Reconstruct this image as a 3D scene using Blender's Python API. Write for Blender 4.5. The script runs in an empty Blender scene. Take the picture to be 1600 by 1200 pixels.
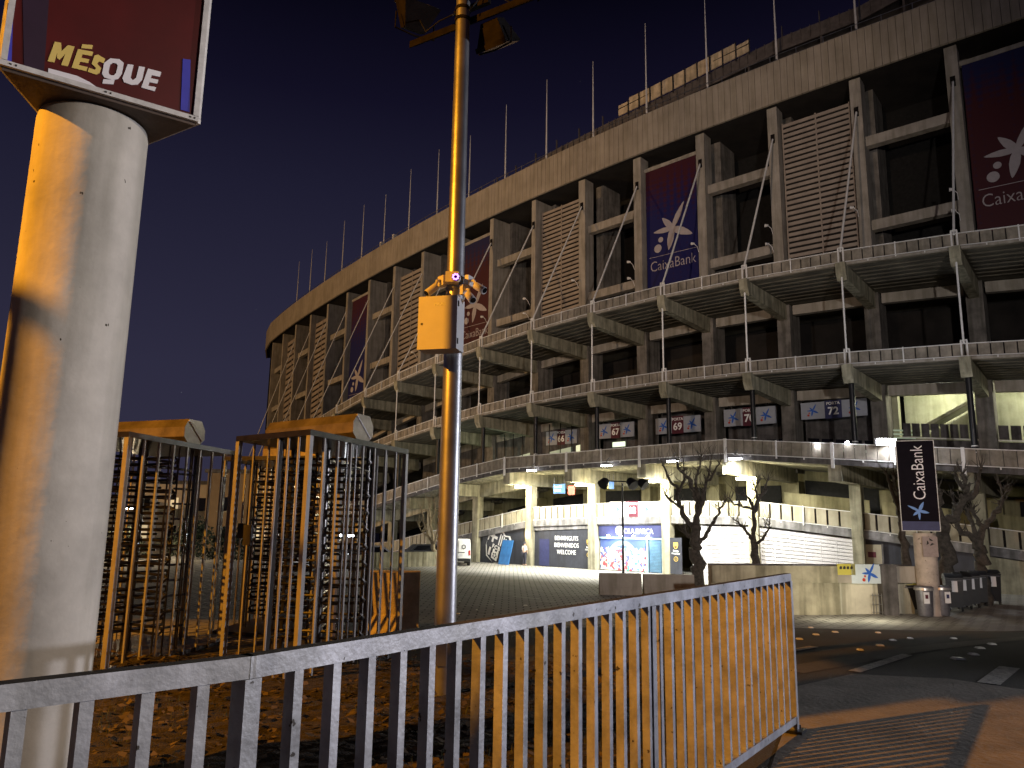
import bpy, bmesh, math, random
from mathutils import Vector, Matrix
random.seed(7)
SC = bpy.context.scene
COL = SC.collection
R = math.radians
# ------------------------------------------------------------------ camera
PITCH, ROLL, FPX = 0.17952, 0.01511, 1202.0
cp, sp, cr, sr = math.cos(PITCH), math.sin(PITCH), math.cos(ROLL), math.sin(ROLL)
_F = Vector((0, cp, sp)); _U = Vector((0, -sp, cp)); _R = Vector((1, 0, 0))
CR = _R*cr + _U*sr; CU = -_R*sr + _U*cr
cd = bpy.data.cameras.new('camera'); cam = bpy.data.objects.new('camera', cd); COL.objects.link(cam)
M3 = Matrix((CR, CU, -_F)).transposed()
cam.matrix_world = M3.to_4x4()
cd.sensor_width = 36; cd.lens = 36*FPX/1600; cd.clip_start = 0.05; cd.clip_end = 2000
SC.camera = cam
def ray(px, py):
    d = _F*FPX + CR*(px-800) - CU*(py-600)
    return d/d.y
def at(px, py, Y): return ray(px, py)*Y          # the point at forward distance Y seen there
def gz(px, py, z):
    d = ray(px, py); return d*(z/d.z)
# ------------------------------------------------------------------ render look
SC.view_settings.view_transform = 'Standard'; SC.view_settings.look = 'None'
SC.view_settings.exposure = 0.0; SC.view_settings.gamma = 1.0
SC.cycles.max_bounces = 5; SC.cycles.diffuse_bounces = 3; SC.cycles.glossy_bounces = 3
SC.cycles.sample_clamp_indirect = 3.0
# ------------------------------------------------------------------ world: night sky with a city glow low down
W = bpy.data.worlds.new('World'); SC.world = W; W.use_nodes = True
nt = W.node_tree; nt.nodes.clear()
def N(nt, t, **k):
    n = nt.nodes.new(t)
    for a, b in k.items(): setattr(n, a, b)
    return n
out = N(nt, 'ShaderNodeOutputWorld'); bg = N(nt, 'ShaderNodeBackground'); tc = N(nt, 'ShaderNodeTexCoord')
sx = N(nt, 'ShaderNodeSeparateXYZ'); rp = N(nt, 'ShaderNodeValToRGB')
nt.links.new(tc.outputs['Generated'], sx.inputs[0]); nt.links.new(sx.outputs['Z'], rp.inputs[0])
e = rp.color_ramp.elements
e[0].position = 0.0; e[0].color = (.031, .029, .054, 1)
e[1].position = 0.62; e[1].color = (.0012, .0010, .0036, 1)
for p, c in ((.18, (.026, .0245, .050, 1)), (.40, (.0125, .0118, .029, 1)), (.50, (.0058, .0050, .0160, 1))):
    k = e.new(p); k.color = c
vo = N(nt, 'ShaderNodeTexVoronoi'); vo.inputs['Scale'].default_value = 34
nt.links.new(tc.outputs['Generated'], vo.inputs['Vector'])
st = N(nt, 'ShaderNodeMath', operation='LESS_THAN'); st.inputs[1].default_value = .020
nt.links.new(vo.outputs['Distance'], st.inputs[0])
sv = N(nt, 'ShaderNodeSeparateColor'); nt.links.new(vo.outputs['Color'], sv.inputs[0])
s2 = N(nt, 'ShaderNodeMath', operation='MULTIPLY'); nt.links.new(st.outputs[0], s2.inputs[0]); nt.links.new(sv.outputs[0], s2.inputs[1])
s3 = N(nt, 'ShaderNodeMath', operation='MULTIPLY'); nt.links.new(s2.outputs[0], s3.inputs[0]); s3.inputs[1].default_value = .12
mx = N(nt, 'ShaderNodeMix', data_type='RGBA', blend_type='ADD'); mx.inputs[0].default_value = 1
nt.links.new(rp.outputs[0], mx.inputs[6]); nt.links.new(s3.outputs[0], mx.inputs[7])
nt.links.new(mx.outputs[2], bg.inputs[0]); bg.inputs[1].default_value = 1.0
nt.links.new(bg.outputs[0], out.inputs[0])
# ------------------------------------------------------------------ lamps
def lamp(name, kind, loc, power, color, radius=.15, target=None, angle=60, blend=.4):
    d = bpy.data.lights.new(name, kind); d.energy = power; d.color = color
    if kind == 'AREA': d.shape = 'DISK'; d.size = radius
    else: d.shadow_soft_size = radius
    if kind == 'SPOT': d.spot_size = R(angle); d.spot_blend = blend
    o = bpy.data.objects.new(name, d); COL.objects.link(o); o.location = loc
    if target is not None:
        o.rotation_euler = (Vector(target)-Vector(loc)).to_track_quat('-Z', 'Y').to_euler()
    return o
ORANGE = (1, .385, .02)
lamp('sodium_street_light', 'SPOT', (-9.5, .3, 6.2), 8900, ORANGE, .10, (-1.0, 4.4, -2.2), 112, .75)
lamp('cool_street_light', 'SPOT', (27, 8.6, 2.0), 14500, (.86, .87, 1.0), .15, (-.8, 4.6, 1.6), 26, .5)
lamp('cool_street_light', 'SPOT', (9, -1.5, 4.2), 2600, (1, .86, .73), .12, (-2.9, 3.3, 1.0), 30, .6)
# distant street lights that wash the stadium
lamp('street_flood', 'SPOT', (-98, 44, 12), 120000, (1, .60, .25), .4, (-28, 88, 22), 54, .5)
lamp('street_flood', 'SPOT', (-20, -8, 9), 44000, (1, .73, .53), .4, (4, 66, 30), 52, .8)
lamp('street_flood', 'SPOT', (6, -8, 5), 24000, (1, .92, .86), .4, (14, 50, 12), 58, .8)
# ------------------------------------------------------------------ materials
def mat(name, col, rough=.8, metal=0, var=.25, scale=4, bump=.15, emit=None, estr=0, detail=6, streak=0, col2=None, spec=.4, pits=0, wear=0):
    m = bpy.data.materials.new(name); m.use_nodes = True
    t = m.node_tree; b = t.nodes['Principled BSDF']; L = t.links
    b.inputs['Roughness'].default_value = rough; b.inputs['Metallic'].default_value = metal
    b.inputs['Specular IOR Level'].default_value = spec
    tc = N(t, 'ShaderNodeTexCoord'); no = N(t, 'ShaderNodeTexNoise')
    no.inputs['Scale'].default_value = scale; no.inputs['Detail'].default_value = detail; no.inputs['Roughness'].default_value = .62
    L.new(tc.outputs['Object'], no.inputs['Vector'])
    r = N(t, 'ShaderNodeValToRGB'); L.new(no.outputs['Fac'], r.inputs[0])
    c2 = col2 or tuple(c*(1-var) for c in col)
    r.color_ramp.elements[0].position = .32; r.color_ramp.elements[0].color = (*c2, 1)
    r.color_ramp.elements[1].position = .66; r.color_ramp.elements[1].color = (*[min(1, c*(1+var*.35)) for c in col], 1)
    src = r.outputs[0]
    if streak:      # rain streaks running down the face
        mp = N(t, 'ShaderNodeMapping'); mp.inputs['Scale'].default_value = (1, 1, .09)
        n2 = N(t, 'ShaderNodeTexNoise'); n2.inputs['Scale'].default_value = 3.2; n2.inputs['Detail'].default_value = 5
        L.new(tc.outputs['Object'], mp.inputs[0]); L.new(mp.outputs[0], n2.inputs['Vector'])
        r2 = N(t, 'ShaderNodeValToRGB'); L.new(n2.outputs['Fac'], r2.inputs[0])
        r2.color_ramp.elements[0].position = .38; v = 1-streak; r2.color_ramp.elements[0].color = (v, v, v*.95, 1)
        r2.color_ramp.elements[1].position = .58; r2.color_ramp.elements[1].color = (1, 1, 1, 1)
        mm = N(t, 'ShaderNodeMix', data_type='RGBA', blend_type='MULTIPLY'); mm.inputs[0].default_value = 1
        L.new(src, mm.inputs[6]); L.new(r2.outputs[0], mm.inputs[7]); src = mm.outputs[2]
    if pits:        # small air holes in cast concrete
        vz = N(t, 'ShaderNodeTexVoronoi'); vz.inputs['Scale'].default_value = pits
        wn = N(t, 'ShaderNodeTexNoise'); wn.inputs['Scale'].default_value = pits*2.2
        mv = N(t, 'ShaderNodeMix', data_type='VECTOR'); mv.inputs[0].default_value = .05
        L.new(tc.outputs['Object'], mv.inputs[4]); L.new(wn.outputs['Color'], mv.inputs[5]); L.new(mv.outputs[1], vz.inputs['Vector'])
        sc = N(t, 'ShaderNodeSeparateColor'); L.new(vz.outputs['Color'], sc.inputs[0])
        th = N(t, 'ShaderNodeMath', operation='MULTIPLY'); L.new(sc.outputs[0], th.inputs[0]); th.inputs[1].default_value = .13
        lt = N(t, 'ShaderNodeMath', operation='LESS_THAN'); L.new(vz.outputs['Distance'], lt.inputs[0]); L.new(th.outputs[0], lt.inputs[1])
        g2 = N(t, 'ShaderNodeMath', operation='GREATER_THAN'); L.new(sc.outputs[1], g2.inputs[0]); g2.inputs[1].default_value = .52
        ml = N(t, 'ShaderNodeMath', operation='MULTIPLY'); L.new(lt.outputs[0], ml.inputs[0]); L.new(g2.outputs[0], ml.inputs[1])
        mm = N(t, 'ShaderNodeMix', data_type='RGBA'); L.new(ml.outputs[0], mm.inputs[0]); L.new(src, mm.inputs[6]); mm.inputs[7].default_value = (.05, .04, .03, 1); src = mm.outputs[2]
    if wear:
        n3 = N(t, 'ShaderNodeTexNoise'); n3.inputs['Scale'].default_value = scale*4; n3.inputs['Detail'].default_value = 8
        L.new(tc.outputs['Object'], n3.inputs['Vector'])
        r3 = N(t, 'ShaderNodeValToRGB'); L.new(n3.outputs['Fac'], r3.inputs[0])
        r3.color_ramp.elements[0].position = .30; r3.color_ramp.elements[0].color = (.18, .15, .12, 1)
        r3.color_ramp.elements[1].position = .30+.12*wear; r3.color_ramp.elements[1].color = (1, 1, 1, 1)
        mm = N(t, 'ShaderNodeMix', data_type='RGBA', blend_type='MULTIPLY'); mm.inputs[0].default_value = 1
        L.new(src, mm.inputs[6]); L.new(r3.outputs[0], mm.inputs[7]); src = mm.outputs[2]
    L.new(src, b.inputs['Base Color'])
    if bump:
        bp = N(t, 'ShaderNodeBump'); bp.inputs['Strength'].default_value = bump; bp.inputs['Distance'].default_value = .02
        nb = N(t, 'ShaderNodeTexNoise'); nb.inputs['Scale'].default_value = scale*9; nb.inputs['Detail'].default_value = 5
        L.new(tc.outputs['Object'], nb.inputs['Vector']); L.new(nb.outputs['Fac'], bp.inputs['Height']); L.new(bp.outputs[0], b.inputs['Normal'])
    if emit:
        b.inputs['Emission Color'].default_value = (*emit, 1); b.inputs['Emission Strength'].default_value = estr
    return m
M = {}
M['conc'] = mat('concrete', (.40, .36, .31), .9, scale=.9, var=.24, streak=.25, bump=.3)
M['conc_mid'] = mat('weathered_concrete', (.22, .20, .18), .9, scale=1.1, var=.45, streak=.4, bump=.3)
M['conc_light'] = mat('pale_concrete', (.40, .37, .27), .9, scale=1.4, var=.35, streak=.45, bump=.3)
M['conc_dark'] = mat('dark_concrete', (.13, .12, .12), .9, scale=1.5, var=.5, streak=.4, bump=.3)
M['precast'] = mat('precast_panel', (.40, .34, .27), .85, scale=.45, var=.22, streak=.16, bump=.15)
M['guard'] = mat('guard_panel', (.31, .27, .22), .8, scale=1.6, var=.45, streak=.25, bump=.1)
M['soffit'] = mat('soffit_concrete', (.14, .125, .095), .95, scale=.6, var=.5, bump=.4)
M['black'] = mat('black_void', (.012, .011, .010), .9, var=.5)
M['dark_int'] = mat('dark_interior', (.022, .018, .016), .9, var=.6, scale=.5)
M['khaki'] = mat('khaki_wall', (.26, .23, .13), .9, scale=.8, var=.35, streak=.3)
M['gantry'] = mat('gantry_steel', (.13, .11, .10), .7, var=.4, scale=2)
M['white_metal'] = mat('white_painted_steel', (.78, .76, .74), .5, var=.15)
M['cable'] = mat('steel_cable', (.93, .92, .90), .45, metal=.15, var=.1)
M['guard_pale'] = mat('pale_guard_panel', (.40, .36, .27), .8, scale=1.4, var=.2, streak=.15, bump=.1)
M['conc_grey'] = mat('grey_slab_concrete', (.26, .25, .26), .9, scale=1.6, var=.5, streak=.4, bump=.3)
M['louvre'] = mat('louvre_slat', (.36, .30, .25), .6, var=.2, scale=1.2)
M['louvre_white'] = mat('white_louvre_slat', (.62, .60, .62), .5, var=.08, scale=1.2)
M['pole_black'] = mat('black_steel', (.02, .02, .022), .35, metal=.3, var=.3)
M['dark_steel'] = mat('dark_steel', (.06, .055, .05), .5, metal=.5, var=.4)
M['slate'] = mat('slate_paint', (.045, .048, .065), .6, var=.3, scale=1.5, streak=.2)
M['white'] = mat('white_print', (.75, .72, .74), .6, var=.06, bump=0)
M['white_lit'] = mat('white_lettering', (.9, .9, .9), .6, var=.04, bump=0)
M['star_blue'] = mat('blue_star_print', (.03, .12, .50), .6, var=.1, bump=0)
M['teal'] = mat('teal_star_print', (.05, .62, .58), .6, var=.1, bump=0)
M['strip_red'] = mat('red_banner_strip', (.42, .03, .03), .6, var=.3, scale=.5, bump=0)
M['sign_white'] = mat('sign_panel_white', (.38, .40, .46), .6, var=.1, bump=0)
M['maroon'] = mat('maroon_panel', (.10, .015, .03), .6, var=.2, bump=0)
M['navy'] = mat('navy_panel', (.035, .04, .12), .6, var=.2, bump=0)
M['red'] = mat('red_paint', (.55, .06, .03), .5, var=.2, bump=0)
M['blue_sign'] = mat('blue_sign', (.02, .07, .20), .5, var=.1, bump=0)
M['yellow'] = mat('yellow_sign', (.50, .44, .08), .5, var=.1, bump=0)
M['gold'] = mat('gold_print', (.62, .45, .10), .6, var=.1, bump=0)
M['steel'] = mat('galvanised_pole', (.46, .46, .47), .40, metal=.85, var=.3, scale=3, streak=.25, bump=.05)
M['fence'] = mat('galvanised_fence', (.42, .43, .47), .5, metal=.3, var=.42, scale=7, bump=.12, wear=.10, streak=.25)
M['rail_top_dark'] = mat('dark_rail_top', (.035, .03, .025), .9, var=.5, scale=25, bump=.3)  # darker, rougher brown for the upward faces of the handrail
M['cabinet'] = mat('cabinet_paint', (.62, .61, .60), .5, var=.07, scale=6, bump=.03)
M['plastic'] = mat('camera_housing', (.62, .60, .57), .5, var=.08, scale=8, bump=0)
M['weathered_iron'] = mat('weathered_iron', (.016, .013, .012), .9, var=.5, scale=6, spec=.06)
M['glass_black'] = mat('dark_glass', (.01, .01, .012), .08, var=.1, bump=0)
M['purple'] = mat('infrared_ring', (.5, .3, .9), .5, emit=(.55, .18, 1), estr=5)
M['column'] = mat('cast_concrete_column', (.52, .49, .44), .88, scale=1.3, var=.34, streak=.34, bump=.3, pits=15)
M['sign_frame'] = mat('sign_frame_paint', (.62, .60, .58), .5, var=.25, scale=14, bump=.05)
M['sign_under'] = mat('sign_underside', (.10, .07, .055), .7, var=.4, scale=3)
M['crimson'] = mat('crimson_sign_face', (.085, .004, .004), .45, var=.3, scale=1.6, bump=0)
M['sign_blue'] = mat('blue_sign_stripe', (.05, .05, .42), .5, var=.2, bump=0)
M['sign_dark'] = mat('dark_sign_stripe', (.03, .012, .03), .5, var=.2, bump=0)
M['letter_gold'] = mat('gold_letter_film', (.78, .58, .16), .5, var=.1, bump=0)
M['letter_white'] = mat('white_letter_film', (.80, .77, .80), .5, var=.06, bump=0)
M['stainless'] = mat('stainless_steel', (.46, .44, .42), .34, metal=.45, var=.2, scale=6, bump=.03)
M['hood'] = mat('housing_steel', (.34, .29, .24), .35, metal=.7, var=.45, scale=4, bump=.05)
M['stain_dark'] = mat('dull_rotor_steel', (.10, .095, .09), .30, metal=.9, var=.3, scale=8, bump=.05)
M['bark'] = mat('plane_tree_bark', (.10, .085, .07), .95, var=.55, scale=7, bump=.9)
M['bark_lit'] = mat('lit_bark', (.33, .27, .18), .95, var=.35, scale=6, bump=.6)  # tree bark lightened so its colour carries the gallery lamp light
M['tarmac'] = mat('tarmac', (.05, .046, .042), .9, var=.3, scale=2)
M['bin_black'] = mat('black_bin_plastic', (.015, .015, .018), .45, var=.3)
M['bin_grey'] = mat('grey_steel_bin', (.20, .20, .23), .4, metal=.5, var=.25, scale=9)
M['label'] = mat('bin_label', (.75, .75, .78), .6, var=.1, bump=0)
M['van'] = mat('white_van_paint', (.75, .74, .72), .35, var=.06, bump=0)
M['rubber'] = mat('rubber', (.02, .02, .02), .8)
M['tail'] = mat('tail_light', (.5, .01, .01), .3, var=.1, bump=0)
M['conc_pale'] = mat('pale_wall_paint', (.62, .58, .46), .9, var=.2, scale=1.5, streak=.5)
M['conc_paint'] = mat('painted_stem', (.50, .42, .36), .8, var=.3, scale=3, wear=.3)
M['totem_black'] = mat('black_sign_face', (.010, .008, .012), .75, var=.2, bump=0, spec=.05)
M['star_lit'] = mat('blue_star_film', (.12, .26, .62), .5, var=.05, bump=0)
M['notice'] = mat('notice_print', (.36, .29, .27), .7, var=.15, scale=9, bump=0)
M['bollard_conc'] = mat('barrier_concrete', (.62, .52, .34), .9, var=.35, scale=5, bump=.5)
M['skin'] = mat('skin', (.55, .36, .27), .6, var=.1, bump=0)
M['cloth_dark'] = mat('dark_cloth', (.05, .05, .07), .9)
M['cloth_white'] = mat('white_cloth', (.7, .7, .7), .9)
M['tan'] = mat('rooftop_screen', (.75, .60, .40), .8, var=.35, scale=1.6, streak=.3)
M['stucco'] = mat('stucco', (.42, .36, .29), .9, var=.2, scale=.5)
M['leaf'] = mat('hedge_leaf', (.025, .035, .016), .8, var=.4)
def glow(name, col, s): return mat(name, (.6, .6, .55), .6, emit=col, estr=s, var=.1)
M['lamp_white'] = glow('lit_lamp_white', (.9, .93, 1), 40)
M['lamp_tube'] = glow('lit_tube', (1, .95, .75), 3)
M['lamp_warm'] = glow('lit_lamp_warm', (1, .88, .55), 30)
M['win_green'] = glow('lit_greenish_glass', (.55, .80, .52), .22)
M['win_pale'] = glow('lit_pale_room', (.95, 1, .62), .75)
M['win_bright'] = glow('lit_window', (.85, 1, .7), 1.3)
M['win_warm'] = glow('lit_warm_window', (1, .75, .4), .5)
def foiled_glass():
    m = bpy.data.materials.new('shop_window'); m.use_nodes = True
    return m
# ------------------------------------------------------------------ mesh builder
class MB:
    def __init__(s): s.v = []; s.f = []
    def add(s, vs, fs):
        n = len(s.v); s.v += [tuple(v) for v in vs]; s.f += [tuple(i+n for i in f) for f in fs]; return s
    def hexa(s, c):      # 8 corners: 0-3 bottom loop, 4-7 top loop
        return s.add(c, [(0, 3, 2, 1), (4, 5, 6, 7), (0, 1, 5, 4), (1, 2, 6, 5), (2, 3, 7, 6), (3, 0, 4, 7)])
    def box(s, c, size, fr=None):
        c = Vector(c); X, Y, Z = fr or (Vector((1, 0, 0)), Vector((0, 1, 0)), Vector((0, 0, 1)))
        a, b, d = [k/2 for k in size]
        return s.hexa([c+X*i*a+Y*j*b+Z*k*d for k in (-1, 1) for i, j in ((-1, -1), (1, -1), (1, 1), (-1, 1))])
    def tube(s, pts, rad, n=8, cap=True):
        pts = [Vector(p) for p in pts]; rad = rad if isinstance(rad, (list, tuple)) else [rad]*len(pts)
        vs = []; up = None
        for i, p in enumerate(pts):
            t = (pts[min(i+1, len(pts)-1)]-pts[max(i-1, 0)]).normalized()
            if up is None: up = t.orthogonal().normalized()
            up = (up-t*up.dot(t)).normalized(); w = t.cross(up)
            for k in range(n):
                a = 2*math.pi*k/n; vs.append(p+(up*math.cos(a)+w*math.sin(a))*rad[i])
        fs = [(i*n+k, i*n+(k+1) % n, (i+1)*n+(k+1) % n, (i+1)*n+k) for i in range(len(pts)-1) for k in range(n)]
        if cap: fs += [tuple(range(n-1, -1, -1)), tuple((len(pts)-1)*n+k for k in range(n))]
        return s.add(vs, fs)
    def lathe(s, base, prof, n=24, ax=None):
        base = Vector(base); vs = []
        for r, z in prof:
            for k in range(n):
                a = 2*math.pi*k/n; vs.append(base+Vector((r*math.cos(a), r*math.sin(a), z)))
        m = len(prof)
        fs = [(i*n+k, i*n+(k+1) % n, (i+1)*n+(k+1) % n, (i+1)*n+k) for i in range(m-1) for k in range(n)]
        fs += [tuple(range(n-1, -1, -1)), tuple((m-1)*n+k for k in range(n))]
        return s.add(vs, fs)
    def plate(s, pts2, fr, thick=.02):   # polygon given in a frame (origin, right, up), extruded towards out
        o, X, Z = fr[:3]; Yn = X.cross(Z).normalized()   # out of the face
        n = len(pts2); f0 = [o+X*p[0]+Z*p[1] for p in pts2]
        return s.add(f0+[p+Yn*thick for p in f0], [tuple(range(n-1, -1, -1)), tuple(range(n, 2*n))]+[(i, (i+1) % n, n+(i+1) % n, n+i) for i in range(n)])
    def build(s, name, m, parent=None, smooth=False, inv=None):
        me = bpy.data.meshes.new(name)
        vs = s.v
        o = bpy.data.objects.new(name, me)
        if parent is not None:
            off = WORLD.get(parent.name, Vector((0, 0, 0)))
            vs = [Vector(v)-off for v in vs]; o.parent = parent; WORLD[o.name] = off
        me.from_pydata([tuple(v) for v in vs], [], s.f); me.validate()
        bm = bmesh.new(); bm.from_mesh(me); bmesh.ops.recalc_face_normals(bm, faces=bm.faces); bm.to_mesh(me); bm.free()
        if smooth:
            for p in me.polygons: p.use_smooth = True
            try:
                me.set_sharp_from_angle(angle=R(40))
            except Exception: pass
        me.materials.append(M[m] if isinstance(m, str) else m)
        COL.objects.link(o); WORLD[o.name] = WORLD.get(o.name, Vector((0, 0, 0)))
        if parent is None: WORLD[o.name] = Vector((0, 0, 0))
        return o
WORLD = {}
def thing(name, label, cat, loc=(0, 0, 0), group=None):
    o = bpy.data.objects.new(name, None); COL.objects.link(o); o.location = loc; o.empty_display_size = .2
    WORLD[o.name] = Vector(loc)
    o['label'] = label; o['category'] = cat
    if group: o['group'] = group
    return o
def tag(o, label, cat, group=None):
    o['label'] = label; o['category'] = cat
    if group: o['group'] = group
    return o
def struct(o): o['kind'] = 'structure'; return o
def center(o):          # put the origin of a single-mesh thing at its base
    me = o.data; zs = [v.co.z for v in me.vertices]; xs = [v.co.x for v in me.vertices]; ys = [v.co.y for v in me.vertices]
    c = Vector(((min(xs)+max(xs))/2, (min(ys)+max(ys))/2, min(zs)))
    me.transform(Matrix.Translation(-c)); o.location = c; return o
def copy_tree(o, parent=None, loc=None, rz=None, label=None):
    c = o.copy(); COL.objects.link(c); c.parent = parent
    for ch in list(o.children): copy_tree(ch, c)
    if loc is not None: c.location = loc
    if rz is not None: c.rotation_euler = (0, 0, rz)
    if label: c['label'] = label
    return c
def text(s, size, fr, m, name, parent, depth=.01, sx=1.0, off=0.0, shear=0, align='LEFT', sp_=1.0):
    cu = bpy.data.curves.new('t', 'FONT'); cu.body = s; cu.size = size; cu.extrude = 0; cu.offset = off; cu.shear = shear
    cu.align_x = align; cu.space_character = sp_; cu.resolution_u = 3
    to = bpy.data.objects.new('t', cu); COL.objects.link(to)
    bpy.context.view_layer.update()
    me = bpy.data.meshes.new_from_object(to.evaluated_get(bpy.context.evaluated_depsgraph_get()))
    bpy.data.objects.remove(to)
    o, X, Z = fr[:3]; Yn = X.cross(Z).normalized()
    vs = [o+X*v.co.x*sx+Z*v.co.y for v in me.vertices]; n = len(vs)
    fs = [tuple(p.vertices) for p in me.polygons]
    b = MB(); b.add([v+Yn*depth for v in vs], fs)
    # side walls so the lettering has thickness
    ec = {}
    for f in fs:
        for i in range(len(f)):
            k = (f[i], f[(i+1) % len(f)]); ec[tuple(sorted(k))] = ec.get(tuple(sorted(k)), 0)+1
    b.add(vs, []); b.f += [(a, c, c+n, a+n) for (a, c), q in ec.items() if q == 1]
    return b.build(name, m, parent)
ARMS = [((.15, 1.0), .16), ((.95, -.42), .20), ((-.22, -1.0), .17), ((-1.0, .12), .15), ((-.48, .72), .15)]
def star(fr, s, m, name, parent, thick=.012, flip=1):
    """five-armed splash emblem: leaf-shaped arms out of one centre"""
    b = MB(); o, X, Z = fr[:3]
    arms = [((.62, 1.15), .13), ((1.02, -.52), .17), ((-.22, -1.02), .16), ((-1.0, .0), .12), ((-.52, .62), .14)]
    for j, ((ax, az), w) in enumerate(arms):
        L_ = math.hypot(ax, az); d = (ax/L_, az/L_); p = (-d[1], d[0])
        pr = [(-.12, .3), (.25, 1.), (.5, 1.05), (.75, .7), (.93, .3), (1, 0)]
        up = [(d[0]*t*L_+p[0]*w*q, d[1]*t*L_+p[1]*w*q) for t, q in pr]
        dn = [(d[0]*t*L_-p[0]*w*q, d[1]*t*L_-p[1]*w*q) for t, q in pr[-2::-1]]
        b.plate([(a*s*flip, c*s) for a, c in up+dn], (o, X, Z), thick+.0006*j)
    return b.build(name, m, parent)
def dots(fr, s, m, name, parent, thick=.014, which=(0, 1)):
    b = MB()
    for cx, cz, r in [((-.62, -.42, .13)), ((-.78, -.82, .20))]:
        b.plate([((cx+r*math.cos(a*math.pi/8))*s, (cz+r*1.0*math.sin(a*math.pi/8))*s) for a in range(16)], fr, thick)
    return b.build(name, m, parent)
# ------------------------------------------------------------------ ground
def gh(x, y):           # ground height: a terrace by the fence falling gently to the stadium plaza
    t = min(1, max(0, (y-9.5)/18)); t = t*t*(3-2*t)
    return -1.5-1.6*t
def ground_mat():
    m = bpy.data.materials.new('asphalt_and_pavers'); m.use_nodes = True
    t = m.node_tree; b = t.nodes['Principled BSDF']; L = t.links
    tc = N(t, 'ShaderNodeTexCoord'); b.inputs['Roughness'].default_value = .85
    n1 = N(t, 'ShaderNodeTexNoise'); n1.inputs['Scale'].default_value = .6; n1.inputs['Detail'].default_value = 8
    n2 = N(t, 'ShaderNodeTexNoise'); n2.inputs['Scale'].default_value = 60; n2.inputs['Detail'].default_value = 3
    L.new(tc.outputs['Object'], n1.inputs[0]); L.new(tc.outputs['Object'], n2.inputs[0])
    r = N(t, 'ShaderNodeValToRGB'); L.new(n1.outputs['Fac'], r.inputs[0])
    r.color_ramp.elements[0].position = .3; r.color_ramp.elements[0].color = (.030, .027, .024, 1)
    r.color_ramp.elements[1].position = .7; r.color_ramp.elements[1].color = (.085, .076, .065, 1)
    m1 = N(t, 'ShaderNodeMix', data_type='RGBA', blend_type='MULTIPLY'); m1.inputs[0].default_value = .55
    L.new(r.outputs[0], m1.inputs[6]); L.new(n2.outputs['Color'], m1.inputs[7])
    br = N(t, 'ShaderNodeTexBrick'); br.inputs['Scale'].default_value = 1; br.inputs['Brick Width'].default_value = .55; br.inputs['Row Height'].default_value = .42
    br.inputs['Mortar Size'].default_value = .03; br.inputs['Color1'].default_value = (.44, .42, .38, 1); br.inputs['Color2'].default_value = (.36, .34, .31, 1); br.inputs['Mortar'].default_value = (.06, .055, .05, 1)
    L.new(tc.outputs['Object'], br.inputs['Vector'])
    m3 = N(t, 'ShaderNodeMix', data_type='RGBA', blend_type='MULTIPLY'); m3.inputs[0].default_value = .6
    L.new(br.outputs['Color'], m3.inputs[6])
    r5 = N(t, 'ShaderNodeValToRGB'); L.new(n1.outputs['Fac'], r5.inputs[0]); r5.color_ramp.elements[0].color = (.35, .35, .35, 1); r5.color_ramp.elements[1].color = (1, 1, 1, 1)
    L.new(r5.outputs[0], m3.inputs[7])
    # pavers start beyond the lane: y > 19 with an irregular skew edge
    s = N(t, 'ShaderNodeSeparateXYZ'); L.new(tc.outputs['Object'], s.inputs[0])
    a = N(t, 'ShaderNodeMath', operation='MULTIPLY_ADD'); L.new(s.outputs['X'], a.inputs[0]); a.inputs[1].default_value = -.75; L.new(s.outputs['Y'], a.inputs[2])
    g = N(t, 'ShaderNodeMath', operation='GREATER_THAN'); L.new(a.outputs[0], g.inputs[0]); g.inputs[1].default_value = 12.5
    m2 = N(t, 'ShaderNodeMix', data_type='RGBA'); L.new(g.outputs[0], m2.inputs[0]); L.new(m1.outputs[2], m2.inputs[6]); L.new(m3.outputs[2], m2.inputs[7])
    L.new(m2.outputs[2], b.inputs['Base Color'])
    bp = N(t, 'ShaderNodeBump'); bp.inputs['Strength'].default_value = .5; bp.inputs['Distance'].default_value = .012; L.new(n2.outputs['Fac'], bp.inputs['Height']); L.new(bp.outputs[0], b.inputs['Normal'])
    return m
M['ground'] = ground_mat()
b = MB(); ys = [-60, -20, -8]+[y for y in range(-4, 9, 2)]+[9.5+k*.9 for k in range(21)]+[32, 40, 60, 100, 200, 600]
xs = [-500, -120, -60, -30, -15, -5, 0, 5, 15, 30, 60, 120, 500]
b.add([(x, y, gh(x, y)) for y in ys for x in xs], [(j*len(xs)+i, j*len(xs)+i+1, (j+1)*len(xs)+i+1, (j+1)*len(xs)+i) for j in range(len(ys)-1) for i in range(len(xs)-1)])
struct(b.build('ground', 'ground', smooth=True))
# painted dashes, repair seam and studs: thin sheets following the ground
def strip(pts, w, name, m, h=.004, n=10, jag=0):
    b = MB(); P_ = [Vector(p) for p in pts]; vs = []; seg = []
    for i in range(len(P_)-1):
        for k in range(n): seg.append(P_[i].lerp(P_[i+1], k/n))
    seg.append(P_[-1])
    for i, p in enumerate(seg):
        d = (seg[min(i+1, len(seg)-1)]-seg[max(i-1, 0)]).normalized(); q = Vector((-d.y, d.x))
        ww = w/2*(1+jag*(random.random()-.5))
        for sgn in (-1, 1):
            u = p.xy+q*ww*sgn; vs.append((u.x, u.y, gh(u.x, u.y)+h))
    b.add(vs, [(2*i, 2*i+1, 2*i+3, 2*i+2) for i in range(len(seg)-1)])
    return b.build(name, m)
M['paint'] = mat('worn_road_paint', (.60, .58, .52), .8, var=.5, scale=14, wear=.9, bump=.2)
M['seam'] = mat('tarmac_repair_seam', (.105, .095, .08), .85, var=.25, scale=5)
G2 = lambda x, y: (lambda p: (p.x, p.y, 0))(gz(x, y, -1.52))
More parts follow.
